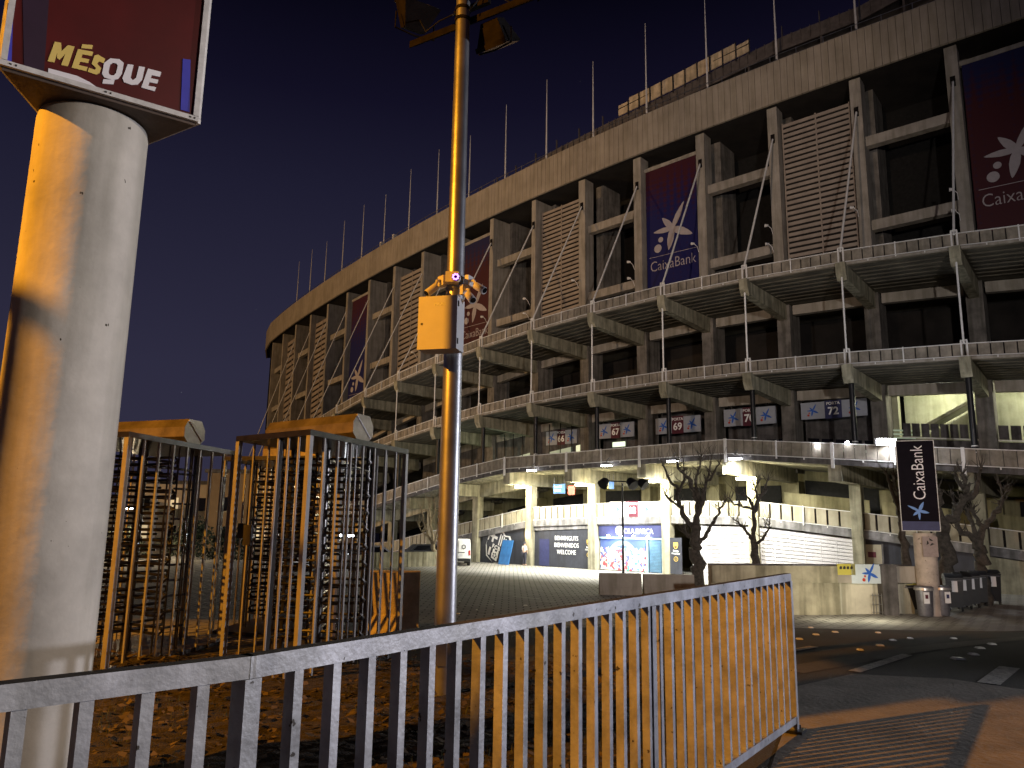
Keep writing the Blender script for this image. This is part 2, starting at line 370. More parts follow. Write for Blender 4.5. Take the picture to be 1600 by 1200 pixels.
struct(strip([G2(1545, 1072), G2(1578, 1046)], .20, 'lane_marking', 'paint', .006))
struct(strip([G2(1335, 1053), G2(1418, 1026)], .13, 'lane_marking', 'paint', .006))
struct(strip([G2(1228, 1021), G2(1272, 1012)], .13, 'lane_marking', 'paint', .006))
M['path'] = mat('pavement_concrete', (.26, .23, .185), .9, scale=2.5, var=.35, bump=.35)
pb = MB(); cs = [gz(x, y, -1.496) for x, y in ((1228, 1076), (1330, 1053), (1480, 1060), (1700, 1092), (1900, 1500), (1100, 1500), (1225, 1140))]
pb.add(cs, [tuple(range(len(cs)))]); struct(pb.build('pavement', 'path'))
struct(strip([(3.0, 8.6, 0), (5.1, 10.2, 0), (8.1, 12.3, 0), (13, 14.6, 0), (20, 16.6, 0)], .34, 'road_seam', 'seam', .004))
M['kerb'] = mat('kerb_stone', (.12, .10, .085), .9, var=.3, scale=8)
M['stud'] = mat('reflective_stud', (.85, .85, .82), .4, var=.05, bump=0)
studs = [(1249, 999, .12), (1275, 992, .12), (1267, 981, .11), (1305, 988, .12), (1344, 1016, .1), (1375, 1009, .12), (1395, 1001, .12), (1422, 998, .1), (1372, 989, .1), (1490, 998, .11), (1497, 1030, .18), (1521, 1023, .14), (1531, 1013, .14), (1550, 1007, .13),
         (821, 946, .22), (718, 940, .15), (770, 945, .12), (745, 953, .1), (716, 959, .14)]
for (x, y, s) in studs:
    p = gz(x, y, -1.55)
    for _ in range(4): p = gz(x, y, gh(p.x, p.y))
    b = MB(); s *= .72
    b.hexa([(p.x+i*s*.5*k, p.y+j*s*.5*k, p.z+.001+h) for h, k in ((0, 1), (.018, .7)) for i, j in ((-1, -1), (1, -1), (1, 1), (-1, 1))])
    o = center(b.build('road_stud', 'stud'))
    tag(o, 'small white reflective stud set flush in the dark paved lane', 'road stud', 'white studs scattered over the paved lane')
for (a, c, w_) in (((1232, 968), (1330, 960), .5), ((1345, 979), (1392, 981), .25), ((1560, 992), (1600, 994), .3), ((1450, 960), (1600, 972), .35)):
    struct(strip([gz(*a, -1.9), gz(*c, -1.9)], w_, 'road_seam', 'seam', .005))
# faint painted bay lines on the plaza
for (a, c) in (((800, 913), (845, 917)), ((828, 919), (870, 921)), ((1150, 975), (1200, 980))):
    P0, P1 = gz(*a, -2.6), gz(*c, -2.6)
    struct(strip([P0, P1], .12, 'lane_marking', 'paint', .006))
# soil with grass and fallen leaves behind the fence
def soil_mat():
    return mat('leafy_soil', (.045, .034, .022), .95, var=.75, scale=9, bump=1.0)
M['soil'] = soil_mat()
b = MB(); nx, ny = 60, 46; vs = []
for j in range(ny):
    for i in range(nx):
        y = 2.0+6.9*j/(ny-1); x0 = -6.5; x1 = .55+(y-3.4)*.40 if y > 1 else 0
        x = x0+(x1-x0)*i/(nx-1)
        edge = min(1, i/3, (nx-1-i)/3, j/3, (ny-1-j)/3)
        vs.append((x, y, -1.495+edge*(.035+.05*random.random())))
b.add(vs, [(j*nx+i, j*nx+i+1, (j+1)*nx+i+1, (j+1)*nx+i) for j in range(ny-1) for i in range(nx-1)])
struct(b.build('planting_soil', 'soil'))
def scatter(name, n, m, size, lift, x0f, seed, lab, cat):
    rnd = random.Random(seed); b = MB()
    for _ in range(n):
        y = 2.1+6.6*rnd.random(); x1 = .5+(y-3.4)*.40; x = -6+(x1+6)*rnd.random()**.8
        a = rnd.random()*6.28; s = size*(.5+rnd.random()); tz = (rnd.random()-.3)*lift
        u = Vector((math.cos(a), math.sin(a), (rnd.random()-.5)*.9))*s; v = Vector((-math.sin(a), math.cos(a), (rnd.random()-.5)*.9))*s*.6
        c = Vector((x, y, -1.42+abs(tz)))
        b.add([c-u, c-u*.2+v, c+u, c-u*.2-v], [(0, 1, 2, 3)])
    o = b.build(name, m); o['kind'] = 'stuff'; tag(o, lab, cat); return o
M['dry_leaf'] = mat('dry_leaf', (.10, .072, .042), .8, var=.6, scale=3, bump=0)
scatter('fallen_leaves', 5200, 'dry_leaf', .030, .05, 0, 3, 'dry brown leaves littering the soil behind the fence', 'leaf litter')
def grass():
    rnd = random.Random(5); b = MB()
    for _ in range(9000):
        y = 2.1+6.6*rnd.random(); x1 = .5+(y-3.4)*.40; x = -6+(x1+6)*rnd.random()**.8
        if math.sin(x*2.1+y*1.3)+math.sin(y*2.9-x)+rnd.random() < .6: continue
        a = rnd.random()*6.28; h = .03+.05*rnd.random(); w = .004
        c = Vector((x, y, -1.45)); t = c+Vector((math.cos(a)*.04*rnd.random(), math.sin(a)*.04*rnd.random(), h))
        d = Vector((math.sin(a), -math.cos(a), 0))*w
        b.add([c-d, c+d, t], [(0, 1, 2)])
    o = b.build('grass', 'grass_m'); o['kind'] = 'stuff'; tag(o, 'short dull grass tufts growing in the soil behind the fence', 'grass')
M['grass_m'] = mat('dull_grass', (.07, .075, .03), .9, var=.4, bump=0)
grass()

# ================================================================== NEAR OBJECTS
Z0 = -1.5
UP = Vector((0, 0, 1))
def fence():
    root = thing('metal_fence', 'long grey galvanised railing with flat uprights running across the foreground', 'fence', (-.66, 2.1, Z0))
    segs = [((-1.62, 1.16), (-.672, 2.09), 'l'), ((-.672, 2.09), (2.14, 6.08), 'r')]
    ztop = -.345
    for (a, c, k) in segs:
        a = Vector((*a, 0)); c = Vector((*c, 0)); d = (c-a).normalized(); L_ = (c-a).length; nn = Vector((d.y, -d.x, 0)); fr = (d, nn, UP)
        mid = (a+c)/2
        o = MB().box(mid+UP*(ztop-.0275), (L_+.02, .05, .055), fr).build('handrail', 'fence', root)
        o.data.materials.append(M['rail_top_dark'])
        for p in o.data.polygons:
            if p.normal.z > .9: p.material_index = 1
        MB().box(mid+UP*(Z0+.10), (L_, .05, .05), fr).build('bottom_rail', 'fence', root)
        step = .1385 if k == 'r' else .131; off = .045 if k == 'r' else .03
        n = int((L_-off)/step)
        for i in range(1, n+1):
            t = L_-i*step+.01 if k == 'l' else off+i*step-.03
            if k == 'r' and abs(t-2.42) < .05: continue
            if t > L_-.06: continue
            p = a+d*t
            w = (.030, .040)
            MB().box(p+UP*((Z0+.125+ztop-.055)/2), (w[0], w[1], (ztop-.055)-(Z0+.125)-.002), fr).build('baluster', 'fence', root)
    for (x, y, w) in ((-.672, 2.09, .05), (.716, 4.06, .045), (2.14, 6.08, .05)):
        d = Vector((.573, .82, 0)).normalized(); fr = (d, Vector((d.y, -d.x, 0)), UP)
        MB().box((x, y, (Z0+ztop-.055)/2), (w, .056, ztop-.057-Z0), fr).build('post', 'fence', root)
    # anchor foot at the free end
    MB().box((2.14, 6.08, Z0+.02), (.14, .14, .02), fr).lathe((2.19, 6.12, Z0+.03), [(.012, 0), (.012, .02)], 8).build('foot_plate', 'pole_black', root)
fence()
# kerb beside the fence end
strip_k = MB()
def kerb(p0, p1, w, h, label):
    p0 = Vector(p0); p1 = Vector(p1); d = (p1-p0).normalized(); q = Vector((-d.y, d.x, 0)); b = MB(); n = 14
    for i in range(n):
        a = p0.lerp(p1, i/n+.002); c = p0.lerp(p1, (i+1)/n-.002)
        z = lambda p: gh(p.x, p.y)
        b.hexa([(a-q*w/2)+UP*(z(a)-.05), (c-q*w/2)+UP*(z(c)-.05), (c+q*w/2)+UP*(z(c)-.05), (a+q*w/2)+UP*(z(a)-.05), (a-q*w/2)+UP*(z(a)+h), (c-q*w/2)+UP*(z(c)+h), (c+q*w/2)+UP*(z(c)+h), (a+q*w/2)+UP*(z(a)+h)])
    return struct(b.build('kerb', 'kerb'))
# ---- advertising column with three-sided sign
def advert():
    root = thing('advertising_column', 'thick pale concrete column carrying a three-sided crimson sign with gold and white letters', 'advertising column', (-2.52, 4.30, Z0))
    ax = Vector((-2.545, 4.30, 0)); b = MB()
    b.lathe((ax.x, ax.y, Z0-.2), [(.304, 0), (.298, 3.98), (.290, 4.02)], 72)
    b.build('column_shaft', 'column', root, smooth=True)
    zb, zt = 2.35, 5.3
    A, B_, C_ = Vector((-2.74, 3.71, zb)), Vector((-1.915, 4.285, zb)), Vector((-2.92, 4.90, zb))
    tri = [A, B_, C_]; cen = (A+B_+C_)/3
    def ring(k, z): return [Vector((cen.x+(p.x-cen.x)*k, cen.y+(p.y-cen.y)*k, z)) for p in tri]
    b = MB(); lo, hi = ring(.985, zb+.012), ring(.985, zt)
    b.add(lo+hi, [(0, 2, 1), (3, 4, 5), (0, 1, 4, 3), (1, 2, 5, 4), (2, 0, 3, 5)]); b.build('sign_box', 'crimson', root)
    b = MB(); lo, hi = ring(.97, zb-.02), ring(.97, zb+.010); b.add(lo+hi, [(0, 2, 1), (3, 4, 5), (0, 1, 4, 3), (1, 2, 5, 4), (2, 0, 3, 5)]); b.build('sign_underside', 'sign_under', root)
    for i in range(3):
        p, q = tri[i], tri[(i+1) % 3]; d = (q-p).normalized(); nn = Vector((d.y, -d.x, 0)); fr = (d, nn, UP); L_ = (q-p).length
        MB().box((p+q)/2+nn*.008+UP*.012, (L_-.004, .02, .030), fr).build('frame_rail', 'sign_frame', root)
        for (s, e) in ((p, 1), (q, -1)):
            MB().box(Vector((s.x, s.y, (zb+.03+zt)/2))+d*e*.018+nn*.008, (.03, .018, zt-zb-.03), fr).build('frame_post', 'sign_frame', root)
        b = MB()
        for t in (.05, .5, .95):
            c = p.lerp(q, t)+nn*.019+UP*.012; b.box(c, (.012, .006, .008), fr); b.box(c+d*.025, (.008, .006, .01), fr)
        b.build('screw', 'dark_steel', root)
    d = (B_-A).normalized(); nn = Vector((d.y, -d.x, 0)).normalized()
    pl = A*.985+cen*.015+nn*.003
    def hit(cx, cy):
        r = ray(cx/4, cy/4); t = pl.dot(nn)/r.dot(nn); return r*t
    def poly(pts, name, m, th=.004):
        b = MB(); f0 = [hit(*p) for p in pts]; n = len(f0)
        b.add(f0+[p+nn*th for p in f0], [tuple(range(n)), tuple(range(n, 2*n))]+[(i, (i+1) % n, n+(i+1) % n, n+i) for i in range(n)]); return b.build(name, m, root)
    G = 'letter_gold'; Wt = 'letter_white'
    poly([(342, 262), (382, 270), (384, 322), (424, 284), (466, 293), (424, 416), (381, 408), (408, 338), (372, 375), (356, 364), (358, 330), (340, 392), (297, 384)], 'letter', G)
    poly([(513, 278), (580, 284), (575, 308), (507, 302)], 'accent', G)
    poly([(487, 308), (583, 326), (574, 352), (515, 341), (508, 363), (558, 373), (550, 397), (500, 387), (493, 409), (548, 421), (540, 447), (447, 424)], 'letter', G)
    poly([(590, 348), (612, 343), (657, 370), (648, 397), (618, 385), (607, 400), (632, 428), (622, 458), (600, 468), (547, 450), (556, 425), (592, 438), (600, 428), (572, 400)], 'letter', G)
    oq = [(690, 366), (745, 372), (773, 395), (762, 460), (738, 495), (700, 502), (650, 485), (637, 462), (650, 395)]
    iq = [(703, 394), (726, 398), (736, 412), (724, 458), (712, 472), (697, 473), (682, 466), (678, 452), (688, 406)]
    b = MB(); O1 = [hit(*p) for p in oq]; I1 = [hit(*p) for p in iq]; n = 9
    b.add([p+nn*.004 for p in O1]+[p+nn*.004 for p in I1]+O1+I1, [(i, (i+1) % n, n+(i+1) % n, n+i) for i in range(n)]+[(i, (i+1) % n, 2*n+(i+1) % n, 2*n+i) for i in range(n)]+[(n+i, n+(i+1) % n, 3*n+(i+1) % n, 3*n+i) for i in range(n)])
    b.build('letter', Wt, root)
    poly([(645, 496), (716, 502), (709, 529), (640, 523)], 'letter_bar', Wt)
    poly([(798, 402), (834, 408), (816, 488), (830, 503), (850, 488), (868, 415), (905, 422), (888, 500), (860, 530), (820, 532), (775, 515), (764, 490)], 'letter', Wt)
    poly([(925, 430), (1008, 452), (998, 482), (948, 471), (942, 490), (990, 501), (982, 525), (934, 515), (927, 538), (976, 547), (966, 572), (882, 548)], 'letter', Wt)
    poly([(302, 428), (330, 435), (480, 475), (560, 515), (602, 545), (450, 508), (300, 466)], 'swoosh', Wt)
    poly([(1142, 368), (1190, 375), (1184, 702), (1128, 686)], 'stripe', 'sign_blue', .003)
    poly([(48, 20), (84, 40), (72, 398), (14, 380)], 'stripe', 'sign_blue', .003)
    poly([(140, -60), (310, -60), (275, 452), (150, 416)], 'stripe', 'sign_dark', .002)
advert()
# ---- tall floodlight pole
def pole():
    root = thing('floodlight_pole', 'tall galvanised steel pole with a crossarm of unlit floodlights rising mid frame', 'lamp pole', (-.545, 6.9, Z0))
    b = MB(); b.lathe((-.545, 6.9, Z0), [(.096, 0), (.091, 1.2), (.088, 2.4), (.070, 6.2), (.064, 8.4)], 40); b.build('pole_shaft', 'steel', root, smooth=True)
    MB().lathe((-.545, 6.9, Z0), [(.17, 0), (.17, .02)], 24).build('base_plate', 'weathered_iron', root)
    for a in range(4): b = MB(); b.lathe((-.545+.14*math.cos(a*1.57+.7), 6.9+.14*math.sin(a*1.57+.7), Z0+.02), [(.014, 0), (.014, .035)], 6); b.build('anchor_bolt', 'weathered_iron', root)
    b = MB(); b.box((-.545-.02, 6.9-.099, Z0+.45), (.09, .012, .28)); b.build('service_hatch', 'steel', root)
    z = 4.97; P0 = Vector((-1.13, 7.38, z)); P1 = Vector((.27, 6.52, z)); d = (P1-P0).normalized(); nn = Vector((d.y, -d.x, 0)); fr = (d, nn, UP)
    MB().box((P0+P1)/2+nn*.01, ((P1-P0).length, .012, .075), fr).box((P0+P1)/2-nn*.035+UP*.031, ((P1-P0).length, .076, .012), fr).build('crossarm', 'weathered_iron', root)
    MB().lathe((-.545, 6.9, z-.06), [(.080, 0), (.080, .03)], 28).lathe((-.545, 6.9, z+.06), [(.079, 0), (.079, .03)], 28).box(Vector((-.46, 6.98, z+.16)), (.42, .05, .05), fr).build('clamp', 'weathered_iron', root)
    def flood(c, s, yaw, tilt):
        c = Vector(c); rm = Matrix.Rotation(yaw, 3, 'Z') @ Matrix.Rotation(tilt, 3, 'X')
        X, Y, Z = rm @ Vector((1, 0, 0)), rm @ Vector((0, 1, 0)), rm @ Vector((0, 0, 1))
        w, h, dp = s
        f = [c+X*i*w/2+Z*j*h/2-Y*dp/2 for i, j in ((-1, -1), (1, -1), (1, 1), (-1, 1))]
        k = [c+X*i*w*.28+Z*j*h*.22+Y*dp/2 for i, j in ((-1, -1), (1, -1), (1, 1), (-1, 1))]
        o = MB().hexa([f[0], f[1], k[1], k[0], f[3], f[2], k[2], k[3]]).build('floodlight', 'weathered_iron', root)
        MB().box(c-Y*(dp/2+.006), (w*.92, .008, h*.9), (X, Y, Z)).build('lens', 'glass_black', o)
        MB().box(c-Y*(dp/2)+Z*(h/2+.006), (w*1.02, .05, .010), (X, Y, Z)).build('visor', 'weathered_iron', o)
        b = MB()
        for i in (-1, 1): b.tube([c+X*i*(w/2+.015), c+X*i*(w/2+.02)-UP*h*.55, Vector((c.x, c.y, c.z-h*.62))], .010, 6)
        b.build('yoke', 'weathered_iron', o)
    flood((-1.08, 7.32, 5.25), (.40, .34, .26), R(30), R(-62))
    flood((-.22, 7.00, 4.86), (.36, .30, .24), R(-35), R(120))
    flood((.33, 6.45, 5.12), (.38, .32, .26), R(-50), R(-70))
    b = MB(); b.tube([(-.545+.07, 6.83, z+.02), (-.36, 6.86, z+.2), (-.15, 6.85, z+.17), (-.02, 6.75, z+.03)], .008, 6); b.tube([(-.62, 6.83, z-.02), (-.8, 7.1, z+.09), (-.95, 7.22, z+.05), (-1.02, 7.25, z+.2)], .008, 6)
    b.build('supply_cable', 'pole_black', root, smooth=True)
pole()
def cabinet():
    X = Vector((.97, -.243, 0)); D = Vector((.243, .97, 0)); fr = (X, D, UP); c = Vector((-.665, 6.575, 1.735))
    root = thing('utility_cabinet', 'square pale metal cabinet strapped to the tall pole below the cameras', 'electrical cabinet', (-.62, 6.68, 1.49))
    MB().box(c+D*.115, (.355, .195, .475), fr).build('cabinet_body', 'cabinet', root)
    MB().box(c+D*.006, (.362, .022, .482), fr).build('door', 'cabinet', root)
    dr = root.children[-1]
    MB().box(c-X*.145-D*.006-UP*.01, (.018, .006, .018), fr).build('lock', 'dark_steel', dr)
    b = MB()
    for k in (-.17, .17): b.box(c+X*.184+UP*k+D*.02, (.008, .02, .05), fr)
    b.build('hinge', 'dark_steel', root)
    b = MB(); b.box(c+UP*.165-D*.0055+X*.02, (.11, .001, .03), fr); b.build('faded_sticker', M_ST, dr)
    b = MB()
    for k in (-.18, .18): b.lathe((-.545, 6.9, 1.735+k), [(.093, 0), (.093, .02)], 28)
    b.build('mounting_strap', 'dark_steel', root)
M_ST = mat('faded_sticker', (.66, .66, .56), .6, var=.35, scale=60, bump=0)
cabinet()
def cctv(name, jb, end, lab, mt='plastic', ring=False):
    jb = Vector(jb); end = Vector(end); d = (end-jb).normalized()
    root = thing('security_camera', lab, 'security camera', jb, 'security cameras clustered on the tall pole')
    s = d.cross(UP).normalized(); u = s.cross(d)
    j = MB(); out = Vector((jb.x+.545, jb.y-6.9, 0)).normalized(); sd = out.cross(UP)
    j.box(jb, (.085, .045, .095), (sd, out, UP)); j.build('junction_box', mt, root)
    MB().tube([jb+out*.022, jb+out*.05+d*.01, jb.lerp(end, .45)], .014, 8).build('bracket', mt, root, smooth=True)
    a = jb.lerp(end, .38); L_ = .125
    MB().tube([a, a+d*L_*.96, a+d*L_], [.034, .036, .033], 16).build('housing', mt, root, smooth=True)
    MB().tube([a+d*(L_-.01)+u*.006, a+d*(L_+.004)+u*.006], .026, 16).build('lens', 'glass_black', root)
cctv('c', (-.655, 6.80, 2.185), (-.80, 6.70, 2.02), 'bullet camera on the left of the pole, pointing down to the left')
cctv('c', (-.415, 6.83, 2.20), (-.235, 6.70, 2.05), 'upper bullet camera on the right of the pole, angled out to the right')
cctv('c', (-.445, 6.79, 2.10), (-.36, 6.66, 1.96), 'lower white bullet camera on the right of the pole, tucked under the other')
def ringcam():
    p = Vector((-.535, 6.77, 2.20))
    root = thing('security_camera', 'camera facing forward with a glowing purple ring around its lens', 'security camera', p, 'security cameras clustered on the tall pole')
    MB().box(p-Vector((.03, -.015, -.02)), (.12, .05, .10)).box(p-Vector((.045, -.03, .0)), (.15, .04, .08)).build('junction_box', 'plastic', root)
    b = MB(); c = p+Vector((.008, -.045, 0)); b.tube([c+Vector((0, .03, 0)), c, c-Vector((0, .012, 0))], [.044, .044, .038], 20); b.build('housing', 'plastic', root, smooth=True)
    MB().tube([c-Vector((0, .010, 0)), c-Vector((0, .016, 0))], .036, 20).build('lens', 'glass_black', root)
    b = MB()
    for k in range(8):
        a = k*math.pi/4+.2; q = c+Vector((.024*math.cos(a), -.019, .024*math.sin(a))); b.tube([q, q+Vector((0, -.004, 0))], .0088, 8)
    b.build('infrared_ring', 'purple', root)
    MB().lathe((-.545, 6.9, 2.13), [(.0915, 0), (.0915, .025)], 28).lathe((-.545, 6.9, 2.24), [(.0915, 0), (.0915, .025)], 28).build('pole_clamp', 'steel', root)
ringcam()
# ---- turnstiles
def turnstile(c0, U, V, lu, lv, lab, hs, seed):
    c0 = Vector((*c0, 0)); U = Vector((*U, 0)).normalized(); V = Vector((*V, 0)).normalized()
    root = thing('full_height_turnstile', lab, 'turnstile', (c0.x, c0.y, Z0), 'full height turnstiles behind the railing')
    P = lambda u, v, z: c0+U*u+V*v+UP*z
    zt = .80
    fr = (U, V, UP)
    def post(u, v, w, name='post', m='stainless', z0=Z0, z1=None):
        z1 = zt-.002 if z1 is None else z1
        MB().box(P(u, v, (z0+z1)/2), (w, w, z1-z0), fr).build(name, m, root)
    for u in (0, lu):
        for v in (0, lv): post(u, v, .058, 'corner_post')
    for k in range(1, 8):
        for v in (-.004, lv): MB().box(P(lu*k/8, v, (Z0+zt)/2), (.024, .024, zt-Z0-.004), fr).build('side_bar', 'stainless', root)
    for k in (1, 2, 3):
        for u in (0, lu): MB().tube([P(u, lv*.14*k, Z0), P(u, lv*.14*k, zt)], .013, 8).build('front_bar', 'stainless', root)
    # roof
    def slab(z0, z1, g, m, name):
        MB().hexa([P(a, c, z) for z in (z0, z1) for a, c in ((-g, -g), (lu+g, -g), (lu+g, lv+g), (-g, lv+g))]).build(name, m, root)
    slab(zt, zt+.055, .03, 'stain_dark', 'roof_frame')
    slab(Z0, Z0+.04, .0, 'dark_steel', 'floor_plate')
    # drive housing: an octagonal trunk lying across the roof
    a0, a1, ov, ext = hs
    pr = [(0, .06), (0, .17), (.08, .27), (.34, .27), (.42, .17), (.42, .06), (.34, 0), (.08, 0)]
    b = MB(); vs = []
    for (v, s) in ((-ov, 1), (ext, 1)):
        for (u, z) in pr: vs.append(P(a0+u*s, v, zt+.057+z*s))
    n = 8
    b.add(vs, [(i, (i+1) % n, n+(i+1) % n, n+i) for i in range(n)]+[tuple(range(n-1, -1, -1)), tuple(range(n, 2*n))]); b.build('drive_housing', 'hood', root)
    b = MB(); b.tube([P(a0+.06, -ov-.004, zt+.057+.25), P(a0+.36, -ov-.004, zt+.06+.03)], .007, 6); b.build('seam_strip', 'white_metal', root)
    # rotor
    cu, cv = lu*.5, lv*.52
    b = MB(); b.tube([P(cu, cv, Z0+.04), P(cu, cv, zt)], .055, 16); ro = b.build('rotor_column', 'stain_dark', root, smooth=True)
    for w in range(4):
        a = w*2*math.pi/4+.5+seed; b = MB()
        for k in range(11):
            z = Z0+.26+k*.185
            dx, dy = math.cos(a)*.56, math.sin(a)*.56; ex, ey = -math.sin(a)*.05, math.cos(a)*.05
            b.tube([P(cu, cv, z), P(cu+dx, cv+dy, z), P(cu+dx*1.06+ex*.4, cv+dy*1.06+ey*.4, z+.035), P(cu+dx, cv+dy, z+.07), P(cu, cv, z+.07)], .0165, 6)
        b.build('rotor_wing', 'stain_dark', ro, smooth=True)
    b = MB()   # fixed comb
    b.box(P(cu-.05, lv*.98, (Z0+zt)/2), (.06, .06, zt-Z0), fr)
    for k in range(11):
        z = Z0+.20+k*.185; b.tube([P(cu-.05, lv*.96, z), P(cu-.45, lv*.55, z)], .015, 6); b.tube([P(cu+.1, lv*.96, z), P(cu+.45, lv*.55, z)], .015, 6); b.tube([P(.06, lv*.45, z), P(.42, lv*.5, z)], .014, 6); b.tube([P(lu-.06, lv*.45, z), P(lu-.42, lv*.5, z)], .014, 6)
    for q in (.06, lu-.06): b.box(P(q, lv*.45, (Z0+zt)/2), (.05, .05, zt-Z0), fr)
    b.build('fixed_comb', 'stain_dark', root, smooth=True)
    b = MB()   # curved cages of vertical rods
    for side in (-1, 1):
        for k in range(8):
            a = math.pi/2*side+(k-3.5)*.24+(0 if side > 0 else 0); r_ = .60
            u, v = cu+math.cos(a)*r_, cv+math.sin(a)*min(r_, lv*.48)
            b.tube([P(u, v, Z0+.04), P(u, v, zt)], .011, 6)
    for z in (Z0+.5, -.3, .55):
        for side in (-1, 1):
            b.tube([P(cu+math.cos(math.pi/2*side+(k-4)*.19)*.60, cv+math.sin(math.pi/2*side+(k-4)*.19)*min(.6, lv*.48), z) for k in range(9)], .013, 6)
    b.build('curved_cage', 'stain_dark', root, smooth=True)
    b = MB()
    for u in (.08, lu-.08): b.box(P(u, .02, Z0+.06), (.12, .10, .04), fr)
    b.build('anchor_foot', 'steel', root)
    MB().box(P(-.02, lv*.75, -.15), (.03, .12, .2), fr).build('card_reader', 'dark_steel', root)
turnstile((-1.92, 7.32), (.33, .945), (-.796, .605), 2.0, 1.15, 'right-hand stainless full height turnstile with its octagonal housing end beside the tall pole', (.75, .8, .02, 1.5), 0)
turnstile((-3.86, 7.74), (.16, .987), (-.93, .37), 2.1, 1.25, 'left-hand stainless full height turnstile partly hidden by the thick concrete column', (.95, 1, .01, 1.6), .9)
turnstile((-2.55, 10.3), (.1, .99), (-.97, .25), 1.8, 1.45, 'stainless turnstile standing behind and between the other two', (.7, .6, .0, 1.2), .4)
# ---- concrete block next to the pole
def jersey(name, p, yaw, L_, h, m, lab, grp=None, wb=.5, wt=.22):
    d = Vector((math.cos(yaw), math.sin(yaw), 0)); q = Vector((-d.y, d.x, 0)); p = Vector(p)
    pr = [(-wb/2, 0), (-wb/2, h*.12), (-wb*.30, h*.38), (-wt/2, h), (wt/2, h), (wb*.30, h*.38), (wb/2, h*.12), (wb/2, 0)]
    vs = []
    for s in (-.5, .5):
        for y, z in pr: vs.append(p+d*s*L_+q*y+UP*z)
    n = 8; b = MB().add(vs, [(i, (i+1) % n, n+(i+1) % n, n+i) for i in range(n)]+[tuple(range(n)), tuple(range(n, 2*n))])
    o = center(b.build(name, m)); tag(o, lab, 'barrier', grp)
    return o
jersey('concrete_barrier', (-1.55, 10.6, gh(0, 10.6)), .1, .72, .86, 'bollard_conc', 'orange-lit concrete block standing between the turnstile and the tall pole', None, .62, .50)
g = 'concrete barriers in front of the shop'
jersey('concrete_barrier', (5.05, 36, -3.1), .0, 1.9, .95, 'conc', 'left one of two concrete barriers seen over the railing below the unlit lamp post', g)
jersey('concrete_barrier', (7.25, 36, -3.1), .0, 2.3, .93, 'conc', 'right one of two concrete barriers, nearest the large bare tree', g)

# ================================================================== STADIUM
PTS=[[33.88,33.16],[29.13,36.8],[24.39,40.44],[19.68,44.13],[15.02,47.89],[10.45,51.75],[5.98,55.72],[1.6,59.81],[-2.67,64.0],[-6.83,68.3],[-10.89,72.69],[-14.85,77.18],[-18.72,81.74],[-22.51,86.37],[-26.22,91.06],[-29.85,95.82],[-33.4,100.64],[-36.85,105.53],[-40.18,110.5],[-43.36,115.57]]
HD=[2.4842,2.489,2.4833,2.47,2.4509,2.4279,2.4029,2.3771,2.3516,2.3274,2.3048,2.284,2.2651,2.2476,2.2308,2.2137,2.1951,2.1735,2.1469,2.1132]
for k, hd in enumerate((2.0, 1.85, 1.65, 1.4)):
    x, y = PTS[-1]; PTS.append([x+6*math.cos(hd), y+6*math.sin(hd)]); HD.append(hd)
def tab(v, i0=-2):
    def f(i):
        t = min(max(i-i0, 0), len(v)-1.0001); k = int(t); return v[k]+(v[k+1]-v[k])*(t-k)
    return f
Z3=tab([14.48,15.07,15.5,15.78,15.91,15.88,15.69,15.35,14.86,14.21,13.42,12.49,11.42,10.23,8.92,7.49,5.97,4.36,2.67,0.91,-0.89,-2.72])
Z2=tab([8.77,9.24,9.63,9.91,10.08,10.13,10.04,9.81,9.4,8.83,8.06,7.09,5.91,4.5,2.85,0.94,-1.23])
ZC=tab([31.37,31.26,31.13,30.99,30.84,30.68,30.51,30.33,30.14,29.95,29.74,29.53,29.31,29.08,28.85,28.62,28.38,28.14,27.89,27.65,27.4,27.15,27,26.9])
ZP=tab([34.45,34.4,34.33,34.23,34.1,33.95,33.78,33.59,33.39,33.17,32.94,32.7,32.46,32.21,31.96,31.71,31.46,31.22,30.99,30.76,30.56,30.36,30.2,30.1])
Z1=tab([3.0,3.4,3.94,4.49,5.06,5.01,4.92,4.88,4.15,3.16,2.1,1.0,-.2])      # top of the lowest gallery guard
A1=tab([4.0,4.0,4.0,4.1,3.85,3.35,3.1,2.9,2.85,2.8,2.8,2.8,2.8])
ZR=tab([-1.3,-.55,.235,.94,1.585,1.63,1.49,1.24,.275,-.755,-1.8,-2.2])     # top of the ramp guard
def SP(i, a, z):
    t = min(max(i+2, -1.0), len(PTS)-1.0001); k = max(0, int(math.floor(t))); f = t-k
    x = PTS[k][0]+(PTS[k+1][0]-PTS[k][0])*f; y = PTS[k][1]+(PTS[k+1][1]-PTS[k][1])*f
    h = HD[k]+(HD[k+1]-HD[k])*f
    return Vector((x-math.sin(h)*a, y+math.cos(h)*a, z))
def val(z, i): return z(i) if callable(z) else z
def sbox(b, i0, i1, a0, a1, z0, z1, n=1):
    """block between two bay positions; heights may be functions of the bay"""
    for k in range(n):
        p, q = i0+(i1-i0)*k/n, i0+(i1-i0)*(k+1)/n
        b.hexa([SP(i, a, val(z, i)) for z in (z0, z1) for i, a in ((p, a0), (q, a0), (q, a1), (p, a1))])
def lbox(b, i, a0, a1, w, z0, z1, off=0):
    """block on a bay line, w metres wide"""
    h = w/2/6.05; o = off/6.05
    sbox(b, i-h+o, i+h+o, a0, a1, z0, z1)
def sframe(i, a, z):      # frame on the facade: x runs to the viewer's right
    p = SP(i, a, val(z, i)); q = SP(i-.02, a, val(z, i)); X = (q-p).normalized(); return (p, X, UP)
ST = thing('stadium', 'huge concrete football stadium with stacked galleries, tall bays and a blank parapet filling the background', 'stadium', tuple(SP(4, 0, -3.1)))
